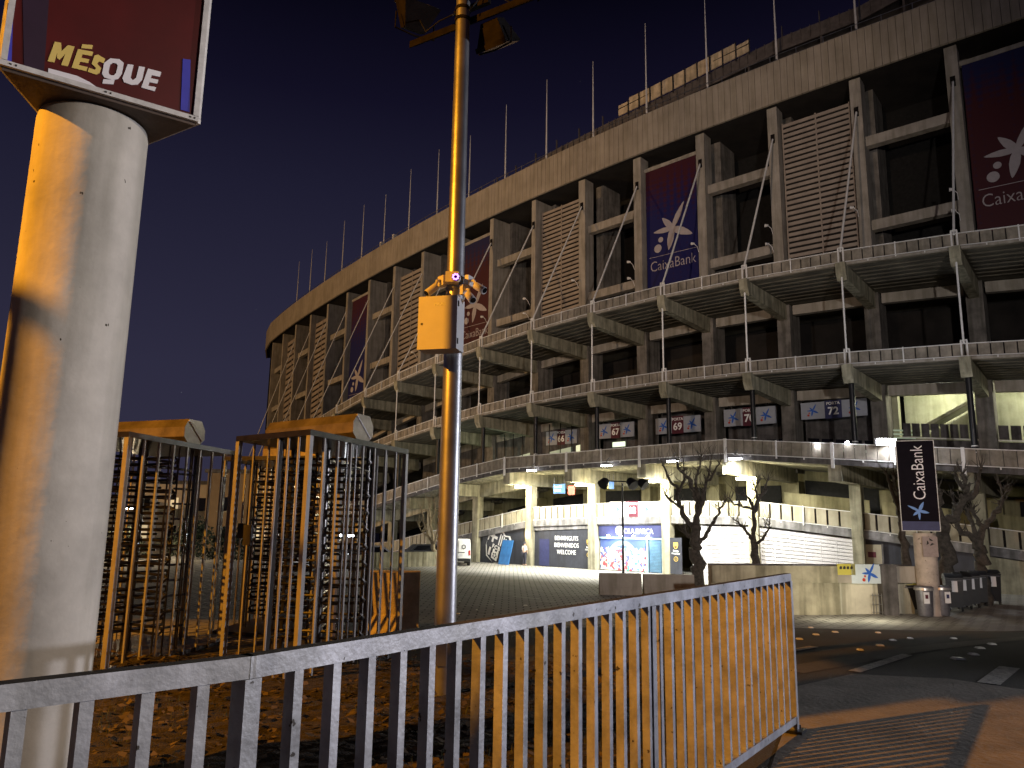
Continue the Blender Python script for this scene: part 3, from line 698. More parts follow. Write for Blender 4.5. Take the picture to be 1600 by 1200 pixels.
def sb(b, name, m, par=None, smooth=False): return b.build(name, m, par or ST, smooth)
Bo = .83       # (offset) tall bays: columns stand at a=-6.5
# parapet
b = MB(); bk = MB()
for i in range(-3, 19):
    for k in range(12):
        p, q = i+k/12+.0022, i+(k+1)/12-.0022
        b.hexa([SP(t, a, z(t)+dz) for z, dz in ((ZC, -.05), (ZP, 0)) for t, a in ((p, -5.75), (q, -5.75), (q, -5.95), (p, -5.95))])
    sbox(bk, i, i+1, -5.96, -6.25, lambda t: ZC(t)+.02, lambda t: ZP(t)-.05)
sb(b, 'parapet', 'precast'); sb(bk, 'parapet_backing', 'dark_int')
b = MB()
for i in range(-3, 19): sbox(b, i, i+1, -5.95, -14, lambda t: ZC(t)+.05, lambda t: ZC(t)+.5)
sb(b, 'roof_slab', 'dark_int')  # near-black colour puts the shade under the parapet into the slab
# tall columns, deep piers behind, upper floor
for i in range(-1, 18):
    b = MB(); lbox(b, i, -6.3, -7.5 if i < 6 else -9.6, .75 if i < 6 else .52, lambda t: Z3(t)-.2, lambda t: ZC(t)-.052); col = sb(b, 'facade_column', 'conc')
    if i < 12:
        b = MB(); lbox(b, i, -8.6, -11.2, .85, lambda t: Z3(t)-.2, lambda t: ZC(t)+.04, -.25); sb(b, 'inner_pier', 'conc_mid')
kinds = {-1: 'bR', 0: 'o', 1: 'l', 2: 'o', 3: 'bB', 4: 'o', 5: 'l', 6: 'o', 7: 'bR', 8: 'o', 9: 'l', 10: 'o', 11: 'bB', 12: 'o', 13: 'l', 14: 'o', 15: 'l', 16: 'o', -2: 'o'}
for i, k in kinds.items():
    if k == 'o':
        for dz in (4.6, 10.7):
            b = MB(); sbox(b, i+.062, i+.938, -6.75, -7.35, lambda t: ZC(t)-dz-.45, lambda t: ZC(t)-dz+.25); sb(b, 'cross_beam', 'conc')
    if k == 'l':
        b = MB(); n = 34 if i < 8 else 28
        z0 = Z3(i+.5)-.1; z1 = ZC(i+.5)-1.25
        for j in range(n):
            f = j/n; h = (z1-z0)/n
            zf0 = (lambda f: lambda t: Z3(t)-.1+(ZC(t)-1.25-Z3(t)+.1)*f)(f+.006); zf1 = (lambda f: lambda t: Z3(t)-.1+(ZC(t)-1.25-Z3(t)+.1)*f)(f+.80/n)
            sbox(b, i+.10, i+.915, -6.95, -7.02, zf0, zf1)
        for t in (.103, .5, .91): sbox(b, i+t-.008, i+t+.008, -6.90, -6.949, lambda q: Z3(q)-.1, lambda q: ZC(q)-1.25)
        lp = sb(b, 'louvre_panel', 'louvre')
        b = MB(); sbox(b, i+.065, i+.935, -7.1, -7.15, lambda t: Z3(t)-.2, lambda t: ZC(t)-1.3); sb(b, 'louvre_backing', 'dark_int', lp)
    if k[0] == 'b':
        b = MB(); sbox(b, i+.065, i+.935, -6.80, -7.05, lambda t: ZC(t)-1.35, lambda t: ZC(t)-1.05); sb(b, 'banner_rail', 'conc')
b = MB()
for i in range(-3, 18): sbox(b, i, i+1, -12.6, -12.9, lambda t: Z3(t)-6, lambda t: ZC(t)+.02)
sbox(b, 17.7, 17.9, -6.6, -12.9, -4, lambda t: ZC(t)+.02); sb(b, 'inner_back_wall', 'black')  # black colour stands in for the darkness deep inside the bays
# faint rakers seen through open bays
for i in (0, 2, 4, 6, 8):
    b = MB(); h = .5/6.05
    b.hexa([SP(t, a, z) for (z) in (0, 1) for t, a in ((i+.02, -8.4), (i+.08, -8.4), (i+.08, -12), (i+.02, -12))])
    b.v = [(v[0], v[1], (ZC(i)-9.2-(0 if n % 4 < 2 else 3.2)+(0 if n < 4 else .8))) for n, v in enumerate(b.v)]
    sb(b, 'raker_beam', 'conc')
# banners: things hung in the bays
M['banner_blue'] = None
def banner_mat(name, c0, c1, f0, f1):
    m = bpy.data.materials.new(name); m.use_nodes = True; t = m.node_tree; b = t.nodes['Principled BSDF']; L = t.links
    tc = N(t, 'ShaderNodeTexCoord'); s = N(t, 'ShaderNodeSeparateXYZ'); L.new(tc.outputs['Generated'], s.inputs[0])
    mp = N(t, 'ShaderNodeMapRange'); mp.inputs[1].default_value = f0; mp.inputs[2].default_value = f1; L.new(s.outputs['Z'], mp.inputs[0])
    # printed halftone: dots grow towards the second colour
    v = N(t, 'ShaderNodeTexVoronoi'); v.inputs['Randomness'].default_value = 0; v.inputs['Scale'].default_value = 2.2; L.new(tc.outputs['Object'], v.inputs['Vector'])
    a = N(t, 'ShaderNodeMath', operation='MULTIPLY_ADD'); L.new(v.outputs['Distance'], a.inputs[0]); a.inputs[1].default_value = -.9; L.new(mp.outputs[0], a.inputs[2])
    r = N(t, 'ShaderNodeMapRange'); r.inputs[1].default_value = -.25; r.inputs[2].default_value = .35; L.new(a.outputs[0], r.inputs[0])
    mx = N(t, 'ShaderNodeMix', data_type='RGBA'); L.new(r.outputs[0], mx.inputs[0]); mx.inputs[6].default_value = (*c0, 1); mx.inputs[7].default_value = (*c1, 1)
    L.new(mx.outputs[2], b.inputs['Base Color']); b.inputs['Roughness'].default_value = .6; return m
M['banner_blue'] = banner_mat('blue_banner_print', (.004, .005, .09), (.05, .003, .012), .62, 1.0)
M['banner_red'] = banner_mat('red_banner_print', (.055, .002, .005), (.007, .007, .06), .74, 1.0)
M['star_grey'] = mat('banner_white_print', (.48, .42, .42), .7, var=.1, bump=0)
def banner(i, kind, lab):
    root = thing('banner', lab, 'banner', tuple(SP(i+.5, -6.9, Z3(i+.5))), 'tall bank banners hung in the facade bays')
    b = MB(); sbox(b, i+.085, i+.915, -6.86, -6.90, lambda t: Z3(t)-.15, lambda t: ZC(t)-1.32); b.build('banner_cloth', 'banner_blue' if kind == 'bB' else 'banner_red', root)
    fr = sframe(i+.5, -6.852, lambda t: Z3(t)+7.9)
    slope = (Z3(i+.1)-Z3(i+.9))/(SP(i+.1, -6.85, 0)-SP(i+.9, -6.85, 0)).length
    star((fr[0], fr[1], UP), 1.75, 'star_grey', 'star_emblem', root, .015)
    dots((fr[0], fr[1], UP), 1.75, 'star_grey', 'emblem_dots', root, .015)
    X = fr[1]
    MB().box(fr[0]-UP*2.1, (4.4, .012, .035), (X, X.cross(UP), UP)).build('rule', 'star_grey', root)
    text('CaixaBank', 1.22, (fr[0]-X*2.12-UP*3.3, X, UP), 'star_grey', 'lettering', root, .015, sx=.80, off=-.012)
banner(-1, 'bR', 'crimson bank banner cut off by the right edge, in the rightmost bay')
banner(3, 'bB', 'blue bank banner hanging in the bay right of centre')
banner(7, 'bR', 'crimson bank banner seen just right of the cabinet on the pole')
banner(11, 'bB', 'dark blue bank banner in the far left part of the facade')
# galleries
def guard(i0, i1, a, zb, zt, n, m='guard', post=True, par=None, gap=.06):
    b = MB()
    for k in range(n):
        p = i0+(i1-i0)*(k+gap)/n; q = i0+(i1-i0)*(k+1-gap)/n
        sbox(b, p, q, a, (lambda a: a)(a)-.08, lambda t: zb(t)+.05, lambda t: zt(t)-.045)
    g = sb(b, 'guard', m, par)
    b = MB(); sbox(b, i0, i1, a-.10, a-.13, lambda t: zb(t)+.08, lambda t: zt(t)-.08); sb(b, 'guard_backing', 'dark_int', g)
    b = MB(); sbox(b, i0, i1, a+.06, a-.02, lambda t: zt(t)-.04, lambda t: zt(t)); sbox(b, i0, i1, a+.06, a-.02, lambda t: zb(t), lambda t: zb(t)+.035)
    if post: lbox(b, (i0+i1)/2, a+.11, a+.062, .07, lambda t: zb(t)-.12, lambda t: zt(t)+.03)
    for k in (.25, .75): lbox(b, i0+(i1-i0)*k, a+.07, a+.03, .06, lambda t: zb(t)-.12, lambda t: zb(t)-.01)
    sb(b, 'guard_rail', 'white_metal', g)
    return g
def gallery(zf, lo, hi, i0, i1, beam=1.15, inner=12.5):
    for i in range(i0, i1):
        guard(i, i+1, 0, lambda t: zf(t)+lo, lambda t: zf(t)+hi, 10)
    b = MB()
    for i in range(i0, i1):
        sbox(b, i, i+1, -.09, -inner, lambda t: zf(t)+lo-.22, lambda t: zf(t)+lo-.02)
        for k in range(7): sbox(b, i+.07, i+.93, -.9-k*.8, -1.15-k*.8, lambda t: zf(t)+lo-.27, lambda t: zf(t)+lo-.22)
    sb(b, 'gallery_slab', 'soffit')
    b = MB()
    for i in range(i0, i1): sbox(b, i, i+1, .02, -.088, lambda t: zf(t)+lo-.16, lambda t: zf(t)+lo-.02); sbox(b, i+.1, i+.9, -6.9, -7.4, lambda t: zf(t)+lo-.95, lambda t: zf(t)+lo-.28)
    sb(b, 'edge_beam', 'conc')
    for i in range(i0, i1+1):
        b = MB(); zz = zf(i)+lo-.2; h = .28/6.05
        pr = [(.38, .12), (.30, -.55), (.05, -.95), (-.5, -.88), (-6.6, -1.15), (-6.6, 0), (-.02, 0), (-.02, .12)]
        vs = [SP(i+s*h, a, zz+z) for s in (-1, 1) for a, z in pr]; n = len(pr)
        b.add(vs, [tuple(range(n)), tuple(range(n, 2*n))]+[(k, (k+1) % n, n+(k+1) % n, n+k) for k in range(n)]); sb(b, 'bracket_beam', 'conc_light' if i > -5 else 'conc')
        b = MB(); lbox(b, i, .09, .02, .09, zz+.05, zf(i)+hi+.12, -.14); lbox(b, i, .09, .02, .09, zz+.05, zf(i)+hi+.12, .14); lbox(b, i, .09, .02, .34, zf(i)+hi+.13, zf(i)+hi+.19); sb(b, 'cable_shackle', 'white_metal')
gallery(Z3, -.05, .70, -2, 16)
gallery(Z2, -.40, .32, -2, 12)
# cables above and between the galleries
for i in range(-1, 16):
    sb(MB().tube([SP(i, .13, Z3(i)+.6), SP(i, -6.25, ZC(i)-2.6)], .068 if i < 8 else .055, 6), 'tie_cable', 'cable')
    if i > 8: continue
    lbox(bb := MB(), i, -6.24, -6.296, .3, ZC(i)-2.9, ZC(i)-2.2); sb(bb, 'cable_anchor', 'weathered_iron')
for i in range(-1, 11): sb(MB().tube([SP(i, .13, Z3(i)-.95), SP(i, .13, Z2(i)+.3)], .055, 6), 'hanger_cable', 'cable')
# piers between galleries
for i in range(-1, 12):
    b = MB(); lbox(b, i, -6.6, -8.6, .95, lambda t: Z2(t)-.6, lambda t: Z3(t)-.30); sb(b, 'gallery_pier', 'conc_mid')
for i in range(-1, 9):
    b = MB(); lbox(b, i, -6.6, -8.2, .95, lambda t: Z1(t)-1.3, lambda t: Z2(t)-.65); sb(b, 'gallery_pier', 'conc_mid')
    b = MB(); c = SP(i, -.45, 0); b.lathe((c.x, c.y, Z1(i)-1.2), [(.16, 0), (.16, Z2(i)-.6-Z1(i)+.9)], 14); pp = sb(b, 'steel_prop', 'pole_black', smooth=True)
    b = MB()
    for k in range(3): b.lathe((c.x, c.y, Z1(i)+.12+.17*k), [(.172, 0), (.172, .05)], 14)
    sb(b, 'white_band', 'white_metal', pp)
# back walls
b = MB()
for i in range(-2, 12): sbox(b, i, i+1, -12.4, -12.58, lambda t: Z1(t)-2, lambda t: Z3(t)-.4, 1)
sb(b, 'gallery_back_wall', 'dark_int')
b = MB()
for i in range(0, 8):
    for (u, w, z0, z1) in ((.12, .2, .5, 1.9), (.45, .12, .3, 1.3), (.7, .16, .8, 2.2)):
        sbox(b, i+u, i+u+w, -11.9, -12.3, lambda t: Z2(t)+z0, lambda t: Z2(t)+z1)
sb(b, 'gallery_fittings', 'conc_dark')
# inner walls of the first gallery
for i in range(1, 6):
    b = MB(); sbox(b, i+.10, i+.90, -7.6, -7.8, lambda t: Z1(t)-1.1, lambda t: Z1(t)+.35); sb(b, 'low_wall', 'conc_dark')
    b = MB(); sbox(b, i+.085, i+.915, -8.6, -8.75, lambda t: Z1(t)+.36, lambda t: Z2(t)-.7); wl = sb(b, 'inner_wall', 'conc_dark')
    b = MB()
    for k in range(5): sbox(b, i+.12+k*.16, i+.25+k*.16, -8.54, -8.597, lambda t: Z1(t)+.5, lambda t: Z1(t)+1.25)
    sb(b, 'dark_window', 'glass_black', wl)
b = MB(); sbox(b, 4.22, 4.62, -8.50, -8.535, lambda t: Z1(t)+.42, lambda t: Z1(t)+.75); sbox(b, 4.52, 4.74, -8.50, -8.536, lambda t: Z1(t)+1.6, lambda t: Z1(t)+2.0); sbox(b, 4.16, 4.20, -8.50, -8.535, lambda t: Z1(t)+.42, lambda t: Z1(t)+1.5); sb(b, 'lit_window', 'win_bright')
b = MB(); sbox(b, 2.15, 2.5, -8.50, -8.535, lambda t: Z1(t)+.45, lambda t: Z1(t)+.6); sbox(b, 1.2, 1.5, -8.5, -8.535, lambda t: Z1(t)+.4, lambda t: Z1(t)+.6); sbox(b, 1.1, 1.35, -8.5, -8.535, lambda t: Z1(t)+.45, lambda t: Z1(t)+.5); sb(b, 'strip_window', 'win_green')
# glazed hall at the left of the first gallery
for i0, i1, h0, h1 in ((5.28, 5.72, .1, 1.9), (6.08, 6.5, .1, 2.3), (6.7, 7.1, 0, 2.2), (7.25, 7.8, .2, 2.6), (8.05, 8.9, .3, 3.2)):
    b = MB(); sbox(b, i0, i1, -6.9, -6.95, lambda t: Z1(t)+h0, lambda t: Z1(t)+h1); sb(b, 'lit_glazing', 'win_green')
b = MB(); sbox(b, 5.02, 5.2, -6.9, -6.95, lambda t: Z1(t)+.4, lambda t: Z1(t)+1.9); sb(b, 'lit_window', 'win_pale')
b = MB()
for i in range(5, 9):
    sbox(b, i+.08, i+.92, -7.0, -7.1, lambda t: Z1(t)-1.2, lambda t: Z2(t)-.7)
sb(b, 'glazing_backing', 'conc_dark')
b = MB()
for t in (5.28, 5.5, 5.72, 6.08, 6.29, 6.5, 6.7, 6.9, 7.1, 7.25, 7.5, 7.8, 8.05, 8.5): lbox(b, t, -6.84, -6.899, .06, lambda t: Z1(t), lambda t: Z2(t)-.8)
for h in (.0, 1.0): sbox(b, 5.25, 8.9, -6.845, -6.898, lambda t: Z1(t)+h-.03, lambda t: Z1(t)+h+.03, 6)
sb(b, 'glazing_bars', 'dark_steel')
# lit stair hall at the right of the first gallery
M['stair_wall'] = mat('stair_hall_wall', (.42, .42, .30), .8, var=.25, scale=1.2, streak=.2)
b = MB(); sbox(b, -1.9, .90, -11.4, -11.5, lambda t: Z1(t)-1, lambda t: Z2(t)-.45, 3); sb(b, 'stair_hall_wall', 'stair_wall')
b = MB()
for i0, i1 in ((.08, .86), (-.92, -.08), (-1.9, -1.08)): sbox(b, i0, i1, -7.3, -7.45, lambda t: Z1(t)-1.2, lambda t: Z1(t)+1.35); 
sb(b, 'hall_front_wall', 'conc_dark')
for i0, i1 in ((.08, .80), (-.92, -.08)):
    b = MB(); n = 8
    for k in range(n): p = i0+(i1-i0)*(k+.09)/n; q = i0+(i1-i0)*(k+.91)/n; sbox(b, p, q, -7.2, -7.28, lambda t: Z1(t)+1.5, lambda t: Z1(t)+2.35)
    g = sb(b, 'inner_guard', 'conc_dark'); b = MB(); sbox(b, i0, i1, -7.12, -7.19, lambda t: Z1(t)+1.40, lambda t: Z1(t)+1.47); sb(b, 'inner_guard_rail', 'white_metal', g)
    for k in range(1, n): lbox(b, i0+(i1-i0)*k/n, -7.1, -7.17, .06, lambda t: Z1(t)+1.475, lambda t: Z1(t)+2.4)
b = MB()     # underside of a stair flight
b.hexa([SP(t, a, z) for t, a, z in ((.15, -9, Z1(.4)+3.9), (.62, -9, Z1(.4)+2.4), (.62, -11, Z1(.4)+2.4), (.15, -11, Z1(.4)+3.9), (.15, -9, Z1(.4)+4.1), (.62, -9, Z1(.4)+2.65), (.62, -11, Z1(.4)+2.65), (.15, -11, Z1(.4)+4.1))]); sb(b, 'stair_flight', 'stair_wall')
b = MB(); sbox(b, .86, .94, -8.2, -8.9, lambda t: Z1(t)-1, lambda t: Z2(t)-.6); sbox(b, -.05, .02, -8.7, -9.3, lambda t: Z1(t)-1, lambda t: Z2(t)-.6); sb(b, 'hall_pier', 'stair_wall')
for t, a in ((.45, -9.3), (-.5, -9.3), (-1.4, -9.4)):
    p = SP(t, a, Z2(t)-1.0)
    b = MB(); lbox(b, t, a-.06, a+.06, 1.3, Z2(t)-.9, Z2(t)-.84); sb(b, 'tube_light', 'lamp_white')
    lamp('hall_light', 'POINT', p-UP*.25, 330, (1, 1, .72), .2)
b = MB(); sbox(b, .72, .93, -7.5, -7.55, lambda t: Z1(t)+.1, lambda t: Z1(t)+.16)
for k in range(3): sbox(b, .70, .92, -8.0, -8.05, lambda t: Z1(t)+1.4+k*.25, lambda t: Z1(t)+1.5+k*.25)
sb(b, 'lit_slats', 'win_green')
lamp('room_light', 'POINT', SP(6.4, -4.0, Z1(6.4)+1.5), 90, (.75, 1, .75), .3)
# lowest gallery: folded edge, soffit, beams
AF = lambda t: A1(t)
def sboxA(b, i0, i1, fa0, fa1, z0, z1):
    b.hexa([SP(i, fa(i), val(z, i)) for z in (z0, z1) for i, fa in ((i0, fa0), (i1, fa0), (i1, fa1), (i0, fa1))])
for i in range(-2, 10):
    b = MB(); n = 11
    for k in range(n):
        p = i+(k+.035)/n; q = i+(k+.965)/n
        sboxA(b, p, q, lambda t: A1(t), lambda t: A1(t)-.09, lambda t: Z1(t)-.80, lambda t: Z1(t)-.045)
    g = sb(b, 'guard', 'guard')
    b = MB(); sboxA(b, i, i+1, lambda t: A1(t)+.06, lambda t: A1(t)-.02, lambda t: Z1(t)-.04, lambda t: Z1(t)+.0); sboxA(b, i, i+1, lambda t: A1(t)+.06, lambda t: A1(t)-.02, lambda t: Z1(t)-.86, lambda t: Z1(t)-.82)
    h = .05/6.05
    for t0, wd in ((i, 1.6), (i+.5, .7)): sboxA(b, t0-h*wd, t0+h*wd, lambda t: A1(t)+.14, lambda t: A1(t)+.062, lambda t: Z1(t)-1.0-.35*(wd > 1), lambda t: Z1(t)+.03)
    for k in (.25, .75): sboxA(b, i+k-h*.6, i+k+h*.6, lambda t: A1(t)+.10, lambda t: A1(t)+.04, lambda t: Z1(t)-.97, lambda t: Z1(t)-.87)
    sb(b, 'guard_rail', 'white_metal', g)
b = MB()
for i in range(-2, 10):
    sboxA(b, i, i+1, lambda t: A1(t)-.10, lambda t: -8.6, lambda t: Z1(t)-1.06, lambda t: Z1(t)-.86)
    for k in range(9): sboxA(b, i+.06, i+.94, lambda t: A1(t)-.4-k*.45, lambda t: A1(t)-.48-k*.45, lambda t: Z1(t)-1.10, lambda t: Z1(t)-1.06)
sb(b, 'gallery_slab', 'soffit_pale')  if 'soffit_pale' in M else sb(b, 'gallery_slab', 'conc_light')
b = MB()
for i in range(-2, 10): sboxA(b, i, i+1, lambda t: A1(t)+.01, lambda t: A1(t)-.098, lambda t: Z1(t)-1.16, lambda t: Z1(t)-.865)
sb(b, 'edge_beam', 'conc_dark')
for i in range(-1, 9):
    b = MB(); h = .34/6.05; zt_ = Z1(i)-1.07
    sboxA(b, i-h, i+h, lambda t: A1(t)-.15, lambda t: -7.0, zt_-.95, zt_); sb(b, 'bracket_beam', 'conc_light')
for i in range(5, 9):
    b = MB(); sbox(b, i+.07, i+.93, .15, -.25, lambda t: Z1(t)-2.1, lambda t: Z1(t)-1.12); sb(b, 'ring_beam', 'conc_light')
for i in range(-1, 9):
    b = MB(); lbox(b, i, .30, -.34, .62, -3.1, Z1(i)-2.03); sb(b, 'ground_column', 'conc_light')
    b = MB(); lbox(b, i, -6.9, -8.0, .8, -3.1, Z1(i)-1.9); sb(b, 'gallery_pier', 'khaki')
# khaki rear wall at ground gallery with dark openings
b = MB(); OW = []
for i in range(-2, 9):
    sbox(b, i, i+1, -8.1, -8.3, -3.1, lambda t: Z1(t)-1.07); ow = MB(); OW.append(ow)
    if i in (0, 1): sbox(ow, i+.08, i+.92, -7.95, -8.098, lambda t: ZR(t)-.2, lambda t: Z1(t)-1.75)
    else: sbox(ow, i+.22, i+.80, -7.95, -8.098, lambda t: ZR(t)-.2, lambda t: Z1(t)-2.1)
sb(b, 'rear_wall', 'khaki'); [sb(ow, 'rear_opening', 'black') for ow in OW]
# lit ramp
for i in range(-2, 9):
    n = 9 if i > 2 else 8
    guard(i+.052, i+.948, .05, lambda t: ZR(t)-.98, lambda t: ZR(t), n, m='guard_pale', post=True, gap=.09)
b = MB()
for i in range(-2, 9): sbox(b, i, i+1, -.36, -6.8, lambda t: ZR(t)-1.4, lambda t: ZR(t)-1.02); sbox(b, i+.052, i+.948, .12, -.355, lambda t: ZR(t)-1.45, lambda t: ZR(t)-1.0)
sb(b, 'ramp_slab', 'conc_grey')
b = MB()
for i in range(-1, 2): sbox(b, i+.06, i+.94, -4.2, -4.3, lambda t: ZR(t)-.5, lambda t: ZR(t)+.75)
sb(b, 'second_guard', 'khaki')

# ------------------------------------------------------------------ roof of the stadium: masts, gantry, screens
def proj(p):
    d = p.dot(_F); return 800+FPX*p.dot(CR)/d, 600-FPX*p.dot(CU)/d
def iof(px, z, a=0):
    lo, hi = -2.0, 12.0
    for _ in range(50):
        m = (lo+hi)/2
        if proj(SP(m, a, val(z, m)))[0] > px: lo = m
        else: hi = m
    return lo
GT = tab([41.5, 40.6, 39.76, 38.52, 38.43, 37.8, 37.23, 36.9, 36.55, 35.8, 35.1, 34.3, 33.46, 32.9, 32.6, 32.3, 32, 31.7, 31.4, 31.1, 30.8])
for i in range(-1, 17):
    p = SP(i, -8.0, 0); top = ZP(i)+10.2-.12*max(0, i-4)-(.9 if i % 3 == 2 else 0)
    b = MB(); b.lathe((p.x, p.y, ZP(i)-1.5), [(.10, 0), (.09, 3), (.04, top-ZP(i)), (.025, top-ZP(i)+1.5)], 8); mm = sb(b, 'mast', 'white_metal', smooth=True)
    b = MB(); lbox(b, i, -7.8, -9.4, .08, ZP(i)+.35, ZP(i)+.45); lbox(b, i, -7.8, -9.4, .08, ZP(i)+1.4, ZP(i)+1.5); lbox(b, i, -9.3, -9.4, .08, ZP(i)-.5, ZP(i)+1.4, .0); b.lathe((p.x, p.y, ZP(i)+.1), [(.2, 0), (.2, .3)], 8); sb(b, 'mast_bracket', 'steel', mm)
b = MB()
for i in range(-3, 17):
    sbox(b, i, i+1, -9.6, -12.4, lambda t: GT(t)-.55, lambda t: GT(t)-.35)
    sbox(b, i, i+1, -9.5, -9.62, lambda t: GT(t)-1.15, lambda t: GT(t))
    for k in range(8): lbox(b, i+k/8, -9.4, -9.6, .05, GT(i+k/8)-.9, GT(i+k/8)+(.9 if k % 4 == 0 else .03))
    lbox(b, i+.5, -9.6, -9.8, .15, ZP(i+.5)-2, GT(i+.5)-.5)
    sbox(b, i, i+1, -12.3, -12.4, lambda t: GT(t)-1.5, lambda t: GT(t)-.6)
sb(b, 'roof_gantry', 'gantry')
b = MB()
for i in range(-3, 17):
    for h in (.5, .95): sbox(b, i, i+1, -6.5, -6.54, lambda t: ZP(t)+h-.02, lambda t: ZP(t)+h+.02)
    for k in range(3): lbox(b, i+k/3, -6.5, -6.55, .05, ZP(i+k/3)-.1, ZP(i+k/3)+1.0)
sb(b, 'roof_handrail', 'steel')
def screen(i0, i1, n, h):
    b = MB(); f = MB()
    for k in range(n):
        p = i0+(i1-i0)*(k+.03)/n; q = i0+(i1-i0)*(k+.97)/n; e = 0 if 0 < k < n-1 else -.3
        sbox(b, p, q, -9.3, -9.4, lambda t: GT(t)+.05, lambda t: GT(t)+h+e)
        lbox(f, p, -9.2, -9.29, .07, GT(p)-.3, GT(p)+h+e+.05)
    sbox(f, i0, i1, -9.22, -9.29, lambda t: GT(t)+h*.5-.03, lambda t: GT(t)+h*.5+.03)
    o = sb(b, 'roof_screen', 'tan'); sb(f, 'screen_frame', 'dark_steel', o)
screen(iof(1172, lambda t: GT(t), -9.3), iof(966, lambda t: GT(t), -9.3), 11, 1.35)
screen(iof(635, lambda t: GT(t), -9.3), iof(562, lambda t: GT(t), -9.3), 7, 1.5)
b = MB(); sbox(b, 6.4, 10.2, -7.0, -7.1, lambda t: ZP(t)-.2, lambda t: ZP(t)+.55, 8); sb(b, 'roof_banner_strip', 'strip_red')
b = MB()
for i in (10.3, 10.8): lbox(b, i, -6.6, -7.6, 1.1, ZP(i)+.2, ZP(i)+.5); lbox(b, i, -6.9, -7.3, .4, ZP(i)+.5, ZP(i)+1.5)
sb(b, 'roof_plant', 'white_metal')
for i in range(0, 10):      # small projector heads on the columns
    for dz in ((5.0,) if i % 2 else (5.0, 3.6)):
        p = SP(i, -6.2, Z3(i)+dz); X = (SP(i-.02, -6.2, 0)-SP(i, -6.2, 0)).normalized(); Q = SP(i, 0, 0)-SP(i, -6, 0); Q.normalize()
        p -= X*.30
        MB().tube([p, p+Q*.25+UP*.35, p+Q*.35+UP*.6-X*.2], .025, 6).tube([p+Q*.35+UP*.6-X*.17, p+Q*.4+UP*.63-X*.42], [.07, .12], 10).build('projector', 'white_metal', ST)
# ------------------------------------------------------------------ ground floor of the stadium
GZ = -3.1
def wall(i0, i1, m, name, a=-.06, top=None, th=.15, z0=GZ):
    b = MB(); sbox(b, i0, i1, a, a-th, z0-.1, top or (lambda t: ZR(t)-1.44), 1); return sb(b, name, m)
def lin(i0, i1, g=.052): return i0+g, i1-g
wall(*lin(4, 5), 'slate', 'hoarding_wall', -.10)
wall(*lin(5, 6), 'slate', 'hoarding_wall', -.10); wall(*lin(6, 7), 'slate', 'hoarding_wall', -.10); wall(*lin(7, 8), 'slate', 'hoarding_wall', -.10); wall(*lin(8, 9), 'slate', 'hoarding_wall', -.10)
wall(*lin(3, 4), 'navy', 'shop_backing', -.35)
wall(*lin(0, 1), 'slate', 'hoarding_wall', -.10)
wall(*lin(-1, 0), 'conc_dark', 'hoarding_wall', -.10); wall(*lin(-2, -1), 'conc_dark', 'hoarding_wall', -.10)
b = MB(); sbox(b, *lin(4, 5), .02, -.095, lambda t: ZR(t)-1.75, lambda t: ZR(t)-1.455); sbox(b, *lin(3, 4), .02, -.30, lambda t: ZR(t)-1.55, lambda t: ZR(t)-1.455); sb(b, 'lintel', 'conc_grey')
# white louvred walls
def louvres(i0, i1, n, name='white_louvre_wall'):
    b = MB(); top = lambda t: ZR(t)-1.55; h = 1.0/n
    for k in range(n): sbox(b, i0, i1, .02, -.06, (lambda f: lambda t: GZ+(top(t)-GZ)*f)(k*h), (lambda f: lambda t: GZ+(top(t)-GZ)*f)(k*h+h*.82))
    o = sb(b, name, 'louvre_white'); b = MB()
    for k in range(7): lbox(b, i0+(i1-i0)*k/6, .03, .021, .05, GZ, lambda t: top(t))
    sbox(b, i0, i1, -.07, -.12, GZ, top); sb(b, 'louvre_post', 'louvre_white', o)
louvres(1.06, 1.945, 13); louvres(2.06, 2.70, 13)
# doorway to a lit room between columns 5 and 6
i_d = iof(827, -2.0, 0)
M['door_room'] = mat('doorway_room', (.7, .55, .30), .7, var=.3, scale=3)
b = MB(); lbox(b, i_d, -.05, -.099, .62, GZ, GZ+2.05); dr = sb(b, 'doorway', 'door_room')
b = MB(); lbox(b, i_d, .0, -.049, .10, GZ, GZ+2.1, -.33); lbox(b, i_d, .0, -.049, .10, GZ, GZ+2.1, .33); lbox(b, i_d, .0, -.049, .76, GZ+2.101, GZ+2.2); sb(b, 'door_frame', 'white_metal', dr)
b = MB(); lbox(b, i_d, -.01, -.045, .22, GZ+1.5, GZ+1.8, .12); sb(b, 'notice', 'white', dr)
lamp('doorway_light', 'POINT', SP(i_d, .5, GZ+2.3), 60, (1, .7, .35), .1)
# cream service door at the right
i_e = iof(1364, -2.0, 0)
b = MB(); lbox(b, i_e, .02, -.095, 1.05, GZ, GZ+2.25); d2 = sb(b, 'service_door', 'guard_pale')
b = MB(); lbox(b, i_e, .05, .021, .10, GZ, GZ+2.3, -.56); lbox(b, i_e, .05, .021, .10, GZ, GZ+2.3, .56); sb(b, 'door_frame', 'conc_dark', d2)
b = MB(); lbox(b, i_e, .035, .0205, .42, GZ+1.55, GZ+1.85); sb(b, 'door_notice', 'maroon', d2)
b = MB(); lbox(b, i_e, .06, .0205, .08, GZ+1.0, GZ+1.1, .4); sb(b, 'handle', 'steel', d2)
# pale raised block at the far right
b = MB(); sbox(b, -1.6, iof(1546, -2, .3), .35, -.05, GZ-.1, lambda t: ZR(t)-1.5); sb(b, 'plinth_wall', 'conc_light')
